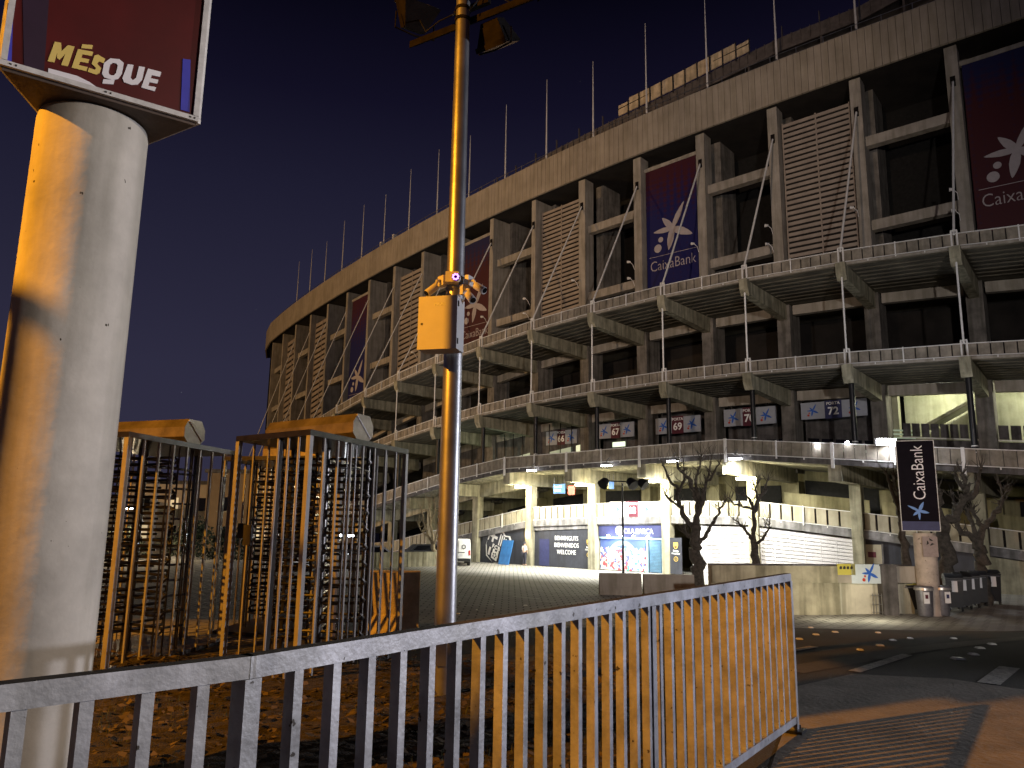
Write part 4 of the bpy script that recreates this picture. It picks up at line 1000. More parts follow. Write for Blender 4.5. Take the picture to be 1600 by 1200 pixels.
# lettered hoardings, each a sign of its own
def ffr(px, z, a): i = iof(px, z, a); return sframe(i, a, z)
def label_text(root, s, px, z, a, size, m, sx=1, name='lettering', depth=.02, align='CENTER', off=.0):
    p, X, U_ = ffr(px, z, a); return text(s, size, (p, X, U_), m, name, root, depth, sx=sx, align=align, off=off)
r = thing('welcome_sign', 'dark hoarding lettered in white with a welcome in three languages, left of the shop', 'sign', tuple(SP(4.45, 0, GZ)))
b = MB(); sbox(b, iof(929, -2)+.056, iof(840, -2), -.04, -.095, GZ+.02, lambda t: ZR(t)-1.76); b.build('sign_panel', 'slate', r)
for k, tx in enumerate(('BENVINGUTS', 'BIENVENIDOS', 'WELCOME')): label_text(r, tx, 885, -1.15-.50*k, -.035, .46, 'white_lit', .80, off=-.002)
b = MB(); lbox(b, iof(850, -2, 0), -.025, -.039, .95, GZ+.05, GZ+2.0); lbox(b, iof(855.5, -2, 0), .0, -.0249, .05, GZ+.95, GZ+1.15); b.build('flush_door', 'navy', r)
def hosp(px, lab, w=.78):
    i = iof(px, -2, .1); p = SP(i, .1, GZ); r = thing('hospitality_sign', lab, 'sign', tuple(p), 'narrow dark hospitality signs either side of the shop')
    a0 = .34 if px > 1000 else -.02
    b = MB(); lbox(b, i, a0, a0-.05, w, GZ+.05, GZ+2.35); b.build('sign_panel', 'slate', r)
    P_, X, U_ = sframe(i, a0+.002, GZ)
    sh = [(-.16, .2), (.16, .2), (.17, -.02), (.10, -.16), (0, -.22), (-.10, -.16), (-.17, -.02)]
    MB().plate(sh, (P_+UP*1.85, X, UP), .012).build('crest', 'gold', r)
    MB().plate([(-.10, -.03), (.10, -.03), (.07, -.12), (0, -.17), (-.07, -.12)], (P_+UP*1.85, X, UP), .016).build('crest_field', 'maroon', r)
    text('Barça', .17, (P_+UP*1.46, X, UP), 'white_lit', 'lettering', r, .01, align='CENTER', off=.006)
    text('Hospitality', .135, (P_+UP*1.31, X, UP), 'white_lit', 'lettering', r, .01, align='CENTER', off=.004)
    n = 20; b = MB(); c = P_+UP*1.0; O_ = [(math.cos(k*2*math.pi/n), math.sin(k*2*math.pi/n)) for k in range(n)]
    for k in range(n):
        q = [O_[k], O_[(k+1) % n]]; b.plate([(q[0][0]*.12, q[0][1]*.12), (q[0][0]*.155, q[0][1]*.155), (q[1][0]*.155, q[1][1]*.155), (q[1][0]*.12, q[1][1]*.12)], (c, X, UP), .01)
    b.build('ring', 'gold', r); text('VIP', .11, (c-UP*.04, X, UP), 'gold', 'lettering', r, .01, align='CENTER')
hosp(918, 'narrow dark sign with a gold crest between the welcome hoarding and the shop')
hosp(1059, 'narrow dark sign with a gold crest on the column right of the shop', .86)
# shop
r = thing('shop_front', 'blue lit shop front with a crowd mural, roller shutter and lettered fascia', 'shop front', tuple(SP(3.5, 0, GZ)))
def mural_mat():
    m = bpy.data.materials.new('crowd_mural'); m.use_nodes = True; t = m.node_tree; b = t.nodes['Principled BSDF']; L = t.links
    tc = N(t, 'ShaderNodeTexCoord'); s = N(t, 'ShaderNodeSeparateXYZ'); L.new(tc.outputs['Generated'], s.inputs[0])
    v = N(t, 'ShaderNodeTexVoronoi'); v.inputs['Scale'].default_value = 5.5; L.new(tc.outputs['Object'], v.inputs['Vector'])
    r = N(t, 'ShaderNodeValToRGB'); r.color_ramp.interpolation = 'CONSTANT'
    sc = N(t, 'ShaderNodeSeparateColor'); L.new(v.outputs['Color'], sc.inputs[0]); L.new(sc.outputs[0], r.inputs[0])
    cols = [(0, (.75, .72, .72)), (.30, (.50, .08, .10)), (.48, (.8, .78, .75)), (.60, (.10, .12, .30)), (.72, (.75, .70, .45)), (.82, (.10, .45, .35)), (.9, (.8, .8, .82))]
    e = r.color_ramp.elements; e[0].color = (*cols[0][1], 1); e[1].position = .3; e[1].color = (*cols[1][1], 1)
    for p, c in cols[2:]: k = e.new(p); k.color = (*c, 1)
    n = N(t, 'ShaderNodeTexNoise'); n.inputs['Scale'].default_value = 5; L.new(tc.outputs['Object'], n.inputs['Vector'])
    h = N(t, 'ShaderNodeMath', operation='MULTIPLY_ADD'); L.new(n.outputs['Fac'], h.inputs[0]); h.inputs[1].default_value = .35; L.new(s.outputs['Z'], h.inputs[2])
    g = N(t, 'ShaderNodeMath', operation='LESS_THAN'); L.new(h.outputs[0], g.inputs[0]); g.inputs[1].default_value = .78
    mx = N(t, 'ShaderNodeMix', data_type='RGBA'); L.new(g.outputs[0], mx.inputs[0]); mx.inputs[6].default_value = (.07, .11, .28, 1); L.new(r.outputs[0], mx.inputs[7]); L.new(mx.outputs[2], b.inputs['Base Color'])
    return m
M['mural'] = mural_mat()
M['arch'] = mat('pale_arch_print', (.40, .60, .68), .6, var=.2, scale=2, bump=0)
M['teal_shutter'] = mat('blue_shutter', (.10, .20, .30), .5, var=.3, scale=3)
i0s, i1s = iof(1042, -2)+.056, iof(930, -2)-.05; iq = iof(1006, -2)
b = MB(); sbox(b, iq, i1s, -.2, -.26, GZ+.05, lambda t: ZR(t)-2.2); b.build('crowd_mural', 'mural', r)
pA, XA, _ = sframe((iq+i1s)/2, -.195, GZ)
b = MB()
for k in range(14):
    a, c = math.pi*k/14, math.pi*(k+1)/14; q = lambda t, rr: (math.cos(t)*rr, .75+math.sin(t)*rr*1.0)
    b.plate([q(a, 1.02), q(a, 1.28), q(c, 1.28), q(c, 1.02)], (pA, XA, UP), .02)
b.build('mural_arch', 'arch', r)
b = MB(); n = 22
for k in range(n): z = GZ+.05+2.1*k/n; sbox(b, i0s+.03, iq-.06, -.15, -.2, z, z+2.1/n*.8)
b.build('roller_shutter', 'teal_shutter', r)
b = MB(); lbox(b, iq-.03, -.1, -.25, .12, GZ, -.85); lbox(b, i0s+.01, -.1, -.25, .1, GZ, -.85); sbox(b, i0s, i1s, -.08, -.28, lambda t: -.92, lambda t: -.80); b.build('shop_frame', 'arch', r)
b = MB(); sbox(b, i0s, i1s, -.02, -.14, -.78, lambda t: ZR(t)-1.57); f = b.build('fascia', 'navy', r)
p, X, U_ = ffr(976, -.55, -.01)
text('OLA BARÇA', .50, (p-X*.05-UP*.0, X, UP), 'white_lit', 'lettering', r, .03, sx=.85, off=0)
MB().plate([(-.42+.30*math.cos(k*.5236), .20+.30*math.sin(k*.5236)) for k in range(12)], (p, X, UP), .05).build('round_logo', 'white_lit', r)
for t in (.2, .42, .62, .82): c = SP(i0s+(i1s-i0s)*t, .15, -.80); MB().lathe((c.x, c.y, c.z), [(.06, 0), (.10, .08), (.04, .14)], 10).build('fascia_spotlight', 'lamp_white', r)
for t in (.3, .7): lamp('shop_light', 'POINT', SP(i0s+(i1s-i0s)*t, .55, -.95), 120, (.75, .85, 1), .1)
# gate number signs hanging in the first gallery, between star panels
def gate_sign(pc, zt, zb, num, w, lab, a=-6.9, bright=False, top='PORTA'):
    zt_, zb_ = zt, zb; i = iof(pc, (zt+zb)/2, a); p = SP(i, a, zb)
    r = thing('gate_sign', lab, 'sign', tuple(p), 'numbered gate signs between star panels')
    P_, X, U_ = sframe(i, a, (zt+zb)/2); h = zt-zb; fr = (X, X.cross(UP), UP)
    MB().box(P_, (w*.255, .06, h*1.08), fr).build('number_panel', 'maroon' if num != '72' else 'navy', r)
    for s in (-1, 1):
        c = P_+X*s*w*.315; pn = MB().box(c, (w*.37, .05, h), fr).build('star_panel', 'sign_white' if not bright else 'white', r)
        star((c+fr[1]*.03, X, UP), h*.33, 'star_blue' if not bright else 'teal', 'star_emblem', r, .01)
        dots((c+fr[1]*.03, X, UP), h*.33, 'red', 'emblem_dot', r, .01)
    text(num, h*.62, (P_+fr[1]*.035-UP*h*.30, X, UP), 'white_lit', 'number', r, .01, align='CENTER', off=.02)
    text(top, h*.24, (P_+fr[1]*.035+UP*h*.28, X, UP), 'white_lit', 'lettering', r, .01, align='CENTER', off=.006)
    if not bright:
        b = MB()
        for s in (-.35, .35): b.tube([P_+X*w*s+UP*h*.4-fr[1]*.05, P_+X*w*s+UP*(h*.5+1.0)-fr[1]*.05], .03, 6)
        b.build('hanger', 'dark_steel', r)
gate_sign(1302, 8.50, 7.35, '72', 4.3, 'gate sign numbered 72 between blue star panels, nearest the lit stair hall')
gate_sign(1171, 8.50, 7.25, '70', 3.9, 'gate sign between blue star panels, its number partly behind a black steel prop')
gate_sign(1059, 8.30, 7.05, '69', 3.9, 'gate sign numbered 69 between blue star panels above the large bare tree')
gate_sign(962, 8.25, 7.05, '67', 3.6, 'gate sign numbered 67 between star panels, second from the left in the gallery')
gate_sign(877, 8.05, 6.85, '66', 3.5, 'gate sign numbered 66 in front of a lit window, leftmost in the gallery')
gate_sign(988, 1.60, .62, '68', 3.7, 'bright gate sign numbered 68 fixed to the ramp guard above the shop', a=.10, bright=True)
# wayfinding panels under the lit soffit
def panel(px, z0, z1, w, m, lab, a=.2, tx=None):
    i = iof(px, z0, a); P_, X, U_ = sframe(i, a, (z0+z1)/2); r = thing('direction_sign', lab, 'sign', tuple(SP(i, a, z0)), 'small direction signs under the lowest gallery')
    fr = (X, X.cross(UP), UP); MB().box(P_, (w, .05, z1-z0), fr).build('sign_panel', m, r)
    b = MB()
    for s in (-.4, .4): b.tube([P_+X*w*s+UP*(z1-z0)/2, P_+X*w*s+UP*((z1-z0)/2+.5)], .02, 6)
    b.build('hanger', 'dark_steel', r)
    if tx:
        for k, t in enumerate(tx): text(t, (z1-z0)*.32, (P_+fr[1]*.03-X*w*.42+UP*((z1-z0)*(.12-.38*k)), X, UP), 'white_lit', 'lettering', r, .008, sx=.9, off=.004)
panel(874, 2.25, 2.95, 1.15, 'blue_sign', 'blue direction sign with two white lines of text under the gallery', tx=('Porta 75', 'Gol sud'))
panel(893, 2.15, 2.8, .62, 'red', 'small red sign next to the blue direction sign')
panel(946, 2.55, 3.1, .5, 'yellow', 'small yellow sign under the gallery soffit', tx=('TRIB',))
panel(955.5, 2.5, 3.05, .42, 'blue_sign', 'small blue square sign next to the yellow one')
# crest mural leaning by the blue panels
def crest():
    i = iof(776, -2, -.05); P_, X, U_ = sframe(i, -.095, GZ); s = 1.28; r = thing('crest_mural', 'large tilted white and slate club crest mural on the dark wall beside the van', 'mural', tuple(SP(i, 0, GZ)))
    th = R(-20); Xr = X*math.cos(th)+UP*math.sin(th); Zr = -X*math.sin(th)+UP*math.cos(th); c = P_+UP*1.25
    f = (c, Xr, Zr)
    out = [(-1, .75), (-.82, .92), (-.45, .82), (0, 1.05), (.45, .82), (.82, .92), (1, .75), (.93, .3), (.98, -.2), (.72, -.75), (0, -1.1), (-.72, -.75), (-.98, -.2), (-.93, .3)]
    S = lambda pts, k=1: [(x*s*k, max(y*s*1.12*k, -1.3)) for x, y in pts]
    MB().plate(S(out), f, .02).build('crest_outline', 'white_metal', r)
    MB().plate(S(out, .90), f, .026).build('crest_field', 'slate', r)
    b = MB(); b.plate([(-.58*s, .15*s), (-.42*s, .15*s), (-.42*s, .85*s), (-.58*s, .85*s)], f, .034); b.plate([(-.84*s, .42*s), (-.14*s, .42*s), (-.14*s, .60*s), (-.84*s, .60*s)], f, .036)
    for k in range(5): x = .04+.17*k; b.plate([(x*s, .16*s), ((x+.085)*s, .16*s), ((x+.085)*s, (.9-.05*k)*s), (x*s, (.9-.05*k)*s)], f, .034)
    for k in range(4): x = -.62+.36*k; b.plate([(x*s, -.2*s), ((x+.17)*s, -.2*s), ((x+.17)*s, -.85*s+abs(x)*.3), (x*s, -.85*s+abs(x)*.3)], f, .034)
    b.build('crest_figures', 'white_metal', r)
    MB().plate([(-.93*s, -.19*s), (.93*s, -.19*s), (.93*s, .14*s), (-.93*s, .14*s)], f, .038).build('crest_band', 'slate', r)
    text('FCB', .44, (c-Xr*.05*s-Zr*.16*s, Xr, Zr), 'white_metal', 'lettering', r, .042, align='CENTER', off=.02, sp_=1.3)
    MB().plate([(.30*s*math.cos(k*.45), -.55*s+.26*s*math.sin(k*.45)) for k in range(14)], f, .040).build('ball', 'white_metal', r)
    b = MB()
    for k in range(5): b.plate([(.13*s*math.cos(k*1.257)+.06*s*math.cos(j*1.047), -.55*s+.12*s*math.sin(k*1.257)+.06*s*math.sin(j*1.047)) for j in range(6)], f, .046)
    b.build('ball_patch', 'slate', r)
crest()
# blue panels leaning against the wall
M['blue_board'] = mat('blue_plastic_board', (.04, .16, .42), .45, var=.3, scale=2)
for k, px in enumerate((786, 793)):
    i = iof(px, -2.5, .8); X = sframe(i, .8, GZ)[1]; Q = X.cross(UP); P0 = SP(i, 1.0, GZ); tl = (UP*1.0-Q*.28).normalized()
    b = MB(); fr = (X, Q.cross(X).cross(X)*-1 if False else tl.cross(X), tl); b.box(P0+tl*.95, (.62, .08, 1.9), fr)
    for j in (-.22, 0, .22): b.box(P0+tl*.95+X*j+fr[1]*.05, (.10, .03, 1.8), fr)
    o = center(b.build('plastic_board', 'blue_board')); tag(o, ('left', 'right')[k]+' blue ribbed plastic board leaning against the wall by the crest mural', 'board', 'blue boards leaning by the crest mural')
# canopy lamps (lit)
def edge_lamp(px, py, lab):
    i = iof(px, 4.0, 3.3); a = A1(i)+.45; p = SP(i, a, Z1(i)-1.15)
    r = thing('flood_lamp', lab, 'lamp', tuple(p), 'white lamps on brackets along the gallery edge')
    X = (SP(i-.02, a, 0)-SP(i, a, 0)).normalized(); Q = X.cross(UP)
    MB().tube([SP(i, A1(i)+.1, Z1(i)-.6), SP(i, A1(i)+.35, Z1(i)-.75), p+UP*.12], .035, 6).build('bracket', 'steel', r)
    MB().box(p+UP*.09, (.75, .34, .10), (X, Q, UP)).build('lamp_housing', 'steel', r)
    MB().box(p+UP*.0, (.66, .28, .075), (X, Q, UP)).build('lamp_glass', 'lamp_white', r)
    lamp('edge_light', 'SPOT', p-UP*.08, 5500 if px < 1100 else 3000, (.96, .97, .90), .15, SP(i, 1.2, GZ), 150, .5)
for px, py, lab in ((833, 732, 'leftmost white lamp on the gallery edge, beside the tall pole side'), (953, 722, 'white lamp on the gallery edge above the shop'), (1060, 716, 'white lamp on the gallery edge behind the large bare tree'), (1160, 709, 'rightmost white lamp on the gallery edge, by the folded corner')):
    edge_lamp(px, py, lab)
def soffit_lamp(i, lab):
    p = SP(i, 1.55, Z1(i)-2.22)
    r = thing('ceiling_lamp', lab, 'lamp', tuple(p), 'warm oval lamps under the gallery beams')
    X = (SP(i-.02, 1, 0)-SP(i, 1, 0)).normalized(); Q = X.cross(UP)
    b = MB(); b.add([p+X*math.cos(k*math.pi/10)*.62+Q*math.sin(k*math.pi/10)*.3+UP*z for z in (0, .12) for k in range(20)], [(k, (k+1) % 20, 20+(k+1) % 20, 20+k) for k in range(20)]+[tuple(range(20)), tuple(range(20, 40))]); b.build('lamp_glass', 'lamp_warm', r)
    MB().box(p+UP*.16, (.5, .3, .07), (X, Q, UP)).build('lamp_housing', 'steel', r)
    lamp('soffit_light', 'POINT', p-UP*.35, 620, (1, .93, .60), .25)
for i, lab in ((4.93, 'leftmost warm oval lamp under the gallery beams'), (3.97, 'warm oval lamp under the beam right of the blue direction sign'), (2.97, 'warm oval lamp under the beam left of the large bare tree crown'), (1.97, 'rightmost warm oval lamp, under the corner beam')): soffit_lamp(i, lab)
for px, z, a in ((1277, Z1(1)-.15, 4.15), (1324, Z1(1)-.05, 4.2)):
    i = iof(px, z, a); c = SP(i, A1(i)+.12, z); o = MB().lathe((c.x, c.y, c.z-.1), [(.03, 0), (.09, .03), (.09, .16), (.03, .2)], 10).build('guard_lamp', 'lamp_white', ST)

# ================================================================== PLAZA OBJECTS
# retaining wall with a brighter lower face, on the edge of the sunken lane
def fr2(p, q):
    X = (Vector(q)-Vector(p)); X.z = 0; X.normalize(); return X, Vector((-X.y, X.x, 0)), UP
wl = thing('retaining_wall', 'long weathered concrete retaining wall with a projecting upper band in front of the white louvres', 'wall', (10, 29, -3.1))
pa = at(1112, 880, 28.3); pb_ = at(1310, 880, 29.0); pc = at(1432, 882, 29.6)
X, Q, _ = fr2(pa, pc); zt = -1.36; zm = zt-.60
def seg(p, q, q0, q1, z0, z1, name, m):
    p = Vector((p.x, p.y, 0)); q = Vector((q.x, q.y, 0)); b = MB()
    b.hexa([v+Q*o+UP*z for z in (z0, z1) for v, o in ((p, q0), (q, q0), (q, q1), (p, q1))]); return b.build(name, m, wl)
pm = at(1308, 880, 28.98)
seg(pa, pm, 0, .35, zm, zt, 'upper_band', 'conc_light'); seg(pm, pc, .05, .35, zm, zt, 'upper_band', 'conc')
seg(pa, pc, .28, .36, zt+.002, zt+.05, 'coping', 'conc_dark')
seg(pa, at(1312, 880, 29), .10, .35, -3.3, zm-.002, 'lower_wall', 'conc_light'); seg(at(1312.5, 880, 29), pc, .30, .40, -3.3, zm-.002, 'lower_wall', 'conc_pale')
b = MB(); P_ = at(1372, 915, 29.3); P_.z = 0
for k in range(9): b.box(P_+X*(-.25+.12*k)+UP*-2.72-Q*.0, (.02, .02, .75), (X, Q, UP))
for z in (-2.4, -2.72, -3.0): b.box(P_+X*.23+UP*z-Q*.025, (1.1, .02, .02), (X, Q, UP))
b.build('grille', 'steel', wl)
b = MB(); b.box(Vector((at(1345, 905, 29).x, at(1345, 905, 29.1).y, zm-.07))+Q*.16, (1.6, .07, .05), (X, Q, UP)); bb.build('tube_light', 'lamp_tube', wl)
for px, pw in ((1340, 75), (1270, 45)):
    lamp('wall_light', 'POINT', Vector((at(px, 905, 28.9).x, 27.4, -2.35)), pw, (1, .93, .68), .5)
# signs on that wall
def wsign(px0, px1, py0, py1, m, lab, name='wall_sign'):
    a = at(px0, py0, 28.95); c = at(px1, py1, 29.3); mid = (a+c)/2
    t = (Vector((mid.x, mid.y, 0))-Vector((pa.x, pa.y, 0))); mid2 = Vector((pa.x, pa.y, 0))+X*t.dot(X)-Q*.02; mid2.z = mid.z
    r = thing(name, lab, 'sign', (mid2.x, mid2.y, c.z)); w = (c-a).dot(X); h = a.z-c.z
    MB().box(mid2, (w, .05, h), (X, Q, UP)).build('sign_panel', m, r); return r, mid2-Q*.03, w, h
M['sign_pale'] = mat('pale_blue_print', (.55, .62, .66), .6, var=.08, bump=0)
r, c, w, h = wsign(1310, 1333, 881, 898, 'yellow', 'small yellow pictogram sign on the retaining wall beside the star panel')
b = MB()
for k in range(4): b.plate([(w*(-.38+.2*k), h*.02), (w*(-.26+.2*k), h*.02), (w*(-.24+.2*k), h*.22), (w*(-.30+.2*k), h*.3), (w*(-.38+.2*k), h*.2)], (c, X, UP), .01)
b.build('pictogram', 'dark_steel', r)
r, c, w, h = wsign(1334, 1379, 882, 912, 'sign_pale', 'pale panel with a blue star on the retaining wall beside the dark containers')
star((c+X*.12+UP*.02, X, UP), h*.46, 'star_blue', 'star_emblem', r, .01); dots((c+X*.12+UP*.05, X, UP), h*.46, 'red', 'emblem_dot', r, .01)
# totem
def totem():
    c = at(1437, 828, 29.2); r = thing('totem_sign', 'tall black bank totem with sideways white lettering on a concrete stem', 'totem sign', (c.x, c.y, -3.05))
    ax = at(1446, 860, 29.4); MB().lathe((ax.x, ax.y, -3.1), [(.38, 0), (.385, 2.98)], 28).build('stem', 'conc_paint', r, smooth=True)
    th = R(-24); Xt = Vector((math.cos(th), math.sin(th), 0)); Yt = Vector((-Xt.y, Xt.x, 0)); fr = (Xt, Yt, UP)
    b0 = at(1438.5, 826, 29.2); zlo = at(1438, 829, 29.2).z; zhi = at(1430, 690, 29.2).z; w = 1.24; cc = Vector((b0.x, b0.y, (zlo+zhi)/2)); H = zhi-zlo
    MB().box(cc, (w, .45, H), fr).build('sign_box', 'totem_black', r)
    b = MB()
    for s in (-1, 1): b.box(cc+Xt*s*(w/2+.012)-Yt*.2, (.024, .08, H+.02), fr)
    for s in (-1, 1): b.box(cc+UP*s*(H/2+.012)-Yt*.2, (w+.05, .08, .024), fr)
    b.build('sign_frame', 'sign_frame', r)
    MB().box(cc-UP*(H/2-.17)-Yt*.228, (w, .004, .33), fr).build('sign_stripe', 'navy', r)
    f = cc-Yt*.232
    text('CaixaBank', .60, (f+Xt*.24-UP*(H/2-1.12), UP, -Xt), 'letter_white', 'lettering', r, .012, sx=.80, off=-.004)
    star((f-UP*(H/2-.72)-Xt*.02, UP, -Xt), .33, 'star_lit', 'star_emblem', r, .012)
    P_ = at(1438, 842, 29.0); MB().box(Vector((ax.x-.02, ax.y-.392, P_.z-.28)), (.56, .03, .74)).build('notice_board', 'notice', r)
    b = MB(); cN = Vector((ax.x-.02, ax.y-.408, P_.z-.12))
    for k in range(3):
        a = k*2.094+.5; b.plate([(.13*math.cos(a), .13*math.sin(a)), (.13*math.cos(a+.9), .13*math.sin(a+.9)), (.18*math.cos(a+1.2), .18*math.sin(a+1.2)*.9), (.07*math.cos(a+1.3), .07*math.sin(a+1.3)), (.075*math.cos(a+.2), .075*math.sin(a+.2))], (cN, Vector((1, 0, 0)), UP), .008)
    b.build('recycling_symbol', 'dark_steel', r)
totem()
# bright lamp high behind the totem
p = SP(.55, 4.3, Z1(.55)+.15)
r = thing('flood_lamp', 'glaring white lamp just above the black totem', 'lamp', tuple(p)); MB().box(p, (.85, .25, .30)).build('lamp_glass', 'lamp_white', r); MB().box(p+Vector((0, .22, 0)), (.9, .18, .36)).build('lamp_housing', 'steel', r)
lamp('flood_light', 'POINT', p+Vector((-.2, -.5, .1)), 350, (.85, .9, 1), .2)
# litter bins
def litter_bin(px, Y, lab, sgn):
    c = at(px, 940, Y); z = -3.08; r = thing('litter_bin', lab, 'litter bin', (c.x, c.y, z), 'round steel litter bins at the foot of the totem')
    MB().lathe((c.x, c.y, z), [(.24, 0), (.25, .04), (.30, .95), (.325, .97), (.325, 1.03), (.28, 1.06)], 24).build('bin_body', 'bin_grey', r, smooth=True)
    MB().lathe((c.x, c.y, z+.9), [(.306, 0), (.34, .02), (.33, .10)], 24).build('rim', 'stainless', r, smooth=True)
    MB().box((c.x+.08*sgn, c.y-.30, z+.66), (.20, .03, .40)).build('label_plate', 'label', r)
    MB().box((c.x+.08*sgn, c.y-.318, z+.70), (.10, .006, .14)).build('label_print', 'maroon' if sgn < 0 else 'navy', r)
litter_bin(1445, 29.0, 'round grey litter bin directly under the black totem', -1)
litter_bin(1471, 29.3, 'round grey litter bin right of the totem', 1)
# containers
def container(px, Y, w, d, h, yaw, lab, lid='bin_black', body='bin_black', grp=None, labels=1, open_=False):
    c = at(px, 930, Y); z = -3.09; X = Vector((math.cos(yaw), math.sin(yaw), 0)); Yv = Vector((-X.y, X.x, 0)); fr = (X, Yv, UP)
    r = thing('waste_container', lab, 'waste container', (c.x, c.y, z), grp); B = Vector((c.x, c.y, z))
    vs = [B+X*i*w/2*k+Yv*j*d/2*k+UP*zz for zz, k in ((.14, .86), (h*.86, 1)) for i, j in ((-1, -1), (1, -1), (1, 1), (-1, 1))]
    MB().hexa(vs).box(B+UP*(h*.87), (w*1.04, d*1.04, .05), fr).build('bin_body', body, r)
    if open_: MB().hexa([B+X*i*w/2*1.05+Yv*j*d/2+UP*(h*.90+(.28 if i > 0 else .0)+zz) for zz in (0, .05) for i, j in ((-1.25, -1), (1, -1), (1, 1), (-1.25, 1))]).build('lid', lid, r)
    else:
        b = MB(); n = 6; pts = [(j, h*.90+.14*math.sin(math.pi*j)) for j in [k/n for k in range(n+1)]]
        v2 = [B+X*s*w/2*1.03+Yv*(-.52+1.04*j)*d+UP*z_ for s in (-1, 1) for j, z_ in pts]; m = n+1
        b.add(v2, [tuple(range(m)), tuple(range(m, 2*m))]+[(k, (k+1) % m, m+(k+1) % m, m+k) for k in range(m)]); b.build('lid', lid, r)
    b = MB()
    for i in (-1, 1): b.tube([B+X*i*w*.36-Yv*d*.36+UP*.09-X*.03, B+X*i*w*.36-Yv*d*.36+UP*.09+X*.03], .09, 12)
    b.build('wheels', 'rubber', r)
    for k in range(labels): MB().box(B+X*(w*(.0 if labels == 1 else -.2+.4*k))-Yv*(d*.505)+UP*h*.66, (.20, .012, .42), fr).build('label_plate', 'label', r)
    MB().tube([B-X*w*.4-Yv*(d*.54)+UP*h*.82, B+X*w*.4-Yv*(d*.54)+UP*h*.82], .02, 6).build('handle', 'bin_grey', r)
    return r
G_ = 'black waste containers in a row behind the trees'
r0 = container(1398, 30.4, .9, .8, 1.35, .1, 'black container with its lid propped open beside the star panel', open_=True, labels=0)
container(1419, 30.2, .75, .7, 1.15, .0, 'container with a yellow lid between the open container and the totem', lid='yellow', labels=0)
for k, (px, Y) in enumerate(((1490, 31.2), (1504, 32.0), (1517, 32.8), (1529, 33.6))):
    container(px, Y, .62, .75, 1.42, -.35, ('black wheeled container with a white label, nearest the right-hand litter bin', 'black wheeled container, second in the row from the litter bins', 'black wheeled container, third in the row from the litter bins', 'black wheeled container behind the rightmost bare tree trunk')[k], grp=G_)
container(1549, 34.2, .60, .75, 1.45, -.2, 'black container standing right of the rightmost bare tree trunk', grp=G_)
MB_ = MB(); c = at(1386, 930, 29.5); o = center(MB_.hexa([(c.x+i*.28, c.y+j*.3, z) for z in (-3.15, -1.35) for i, j in ((-1, -1), (1, -1), (1, 1), (-1, 1))]).box((c.x, c.y, -1.32), (.62, .66, .06)).build('wall_pier', 'conc_dark')); tag(o, 'short dark concrete pier ending the retaining wall beside the containers', 'pier')
# ---- bare pollarded trees
def tree(name, lab, base, limbs, Y, m, seed, r0=.26, tw=1.0, thin=.92, grp='bare pollarded plane trees'):
    rnd = random.Random(seed); B = at(base[0], base[1], Y); zb = gh(B.x, B.y)-.05
    root = thing(name, lab, 'tree', (B.x, B.y, zb), grp)
    def wob(pts, amp):
        o = []
        for a, c in zip(pts, pts[1:]):
            for k in range(4):
                t = k/4; p = a.lerp(c, t)
                if o: p = p+Vector((rnd.uniform(-1, 1), rnd.uniform(-1, 1), rnd.uniform(-1, 1)))*amp
                o.append(p)
        o.append(pts[-1]); return o
    tr = MB(); cr_ = MB()
    def limb(pts, ra, rb, b, n=8):
        ra *= thin; rb *= thin; pts = wob(pts, ra*.42); N_ = len(pts); rad = [(ra+(rb-ra)*k/(N_-1))*rnd.uniform(.86, 1.18) for k in range(N_)]; b.tube(pts, rad, n); return pts, rad
    for j, (pp, ra, rb) in enumerate(limbs):
        pts = []; dy = rnd.uniform(-1.6, 1.6) if j else 0
        for k, (x, y) in enumerate(pp): pts.append(at(x, y, Y+dy*(k/(len(pp)-1))))
        if j == 0: pts[0].z = zb
        pts, rad = limb(pts, ra, rb, tr if j == 0 else cr_, 10 if j == 0 else 7)
        if j == 0: continue
        # knuckle at the end and thin shoots
        e = pts[-1]; cr_.lathe(e-UP*rb*1.2, [(rb*.5, 0), (rb*1.5, rb*.7), (rb*1.6, rb*1.4), (rb*.6, rb*2.2)], 7)
        rb *= .8
        for q in range(int(11*tw)):
            d = Vector((rnd.uniform(-1, 1), rnd.uniform(-1, 1), rnd.uniform(.5, 1.7))).normalized(); L_ = rnd.uniform(.35, 1.1)*tw
            s1 = e+d*L_*.5+Vector((0, 0, .04)); s2 = s1+(d+Vector((rnd.uniform(-.5, .5), 0, .5))).normalized()*L_*.5
            cr_.tube([e, s1, s2], [rb*.42, rb*.28, .008], 5)
        for q in range(int(12*tw)):
            k = rnd.randrange(len(pts)//3, len(pts)-1); e = pts[k]; d = Vector((rnd.uniform(-1, 1), rnd.uniform(-1, 1), rnd.uniform(-.1, 1.2))).normalized(); L_ = rnd.uniform(.25, .8)*tw
            m1 = e+d*L_*.55+Vector((rnd.uniform(-.1, .1), 0, .05)); m2 = m1+(d+Vector((rnd.uniform(-.6, .6), 0, .7))).normalized()*L_*.45; cr_.tube([e, m1, m2], [min(.04, rad[k]*.4), .02, .006], 5)
            d3 = (d+Vector((rnd.uniform(-1, 1), rnd.uniform(-1, 1), .6))).normalized(); cr_.tube([m1, m1+d3*L_*.3, m1+d3*L_*.4+UP*L_*.2], [.016, .012, .005], 4)
            if q % 3 == 0: cr_.lathe(e+d*rad[k]*.6-UP*rad[k]*.7, [(.01, 0), (rad[k]*.75, rad[k]*.6), (rad[k]*.5, rad[k]*1.4), (.01, rad[k]*1.8)], 6)
    tr.build('trunk', m, root, smooth=True); cr_.build('crown', m, root, smooth=True)
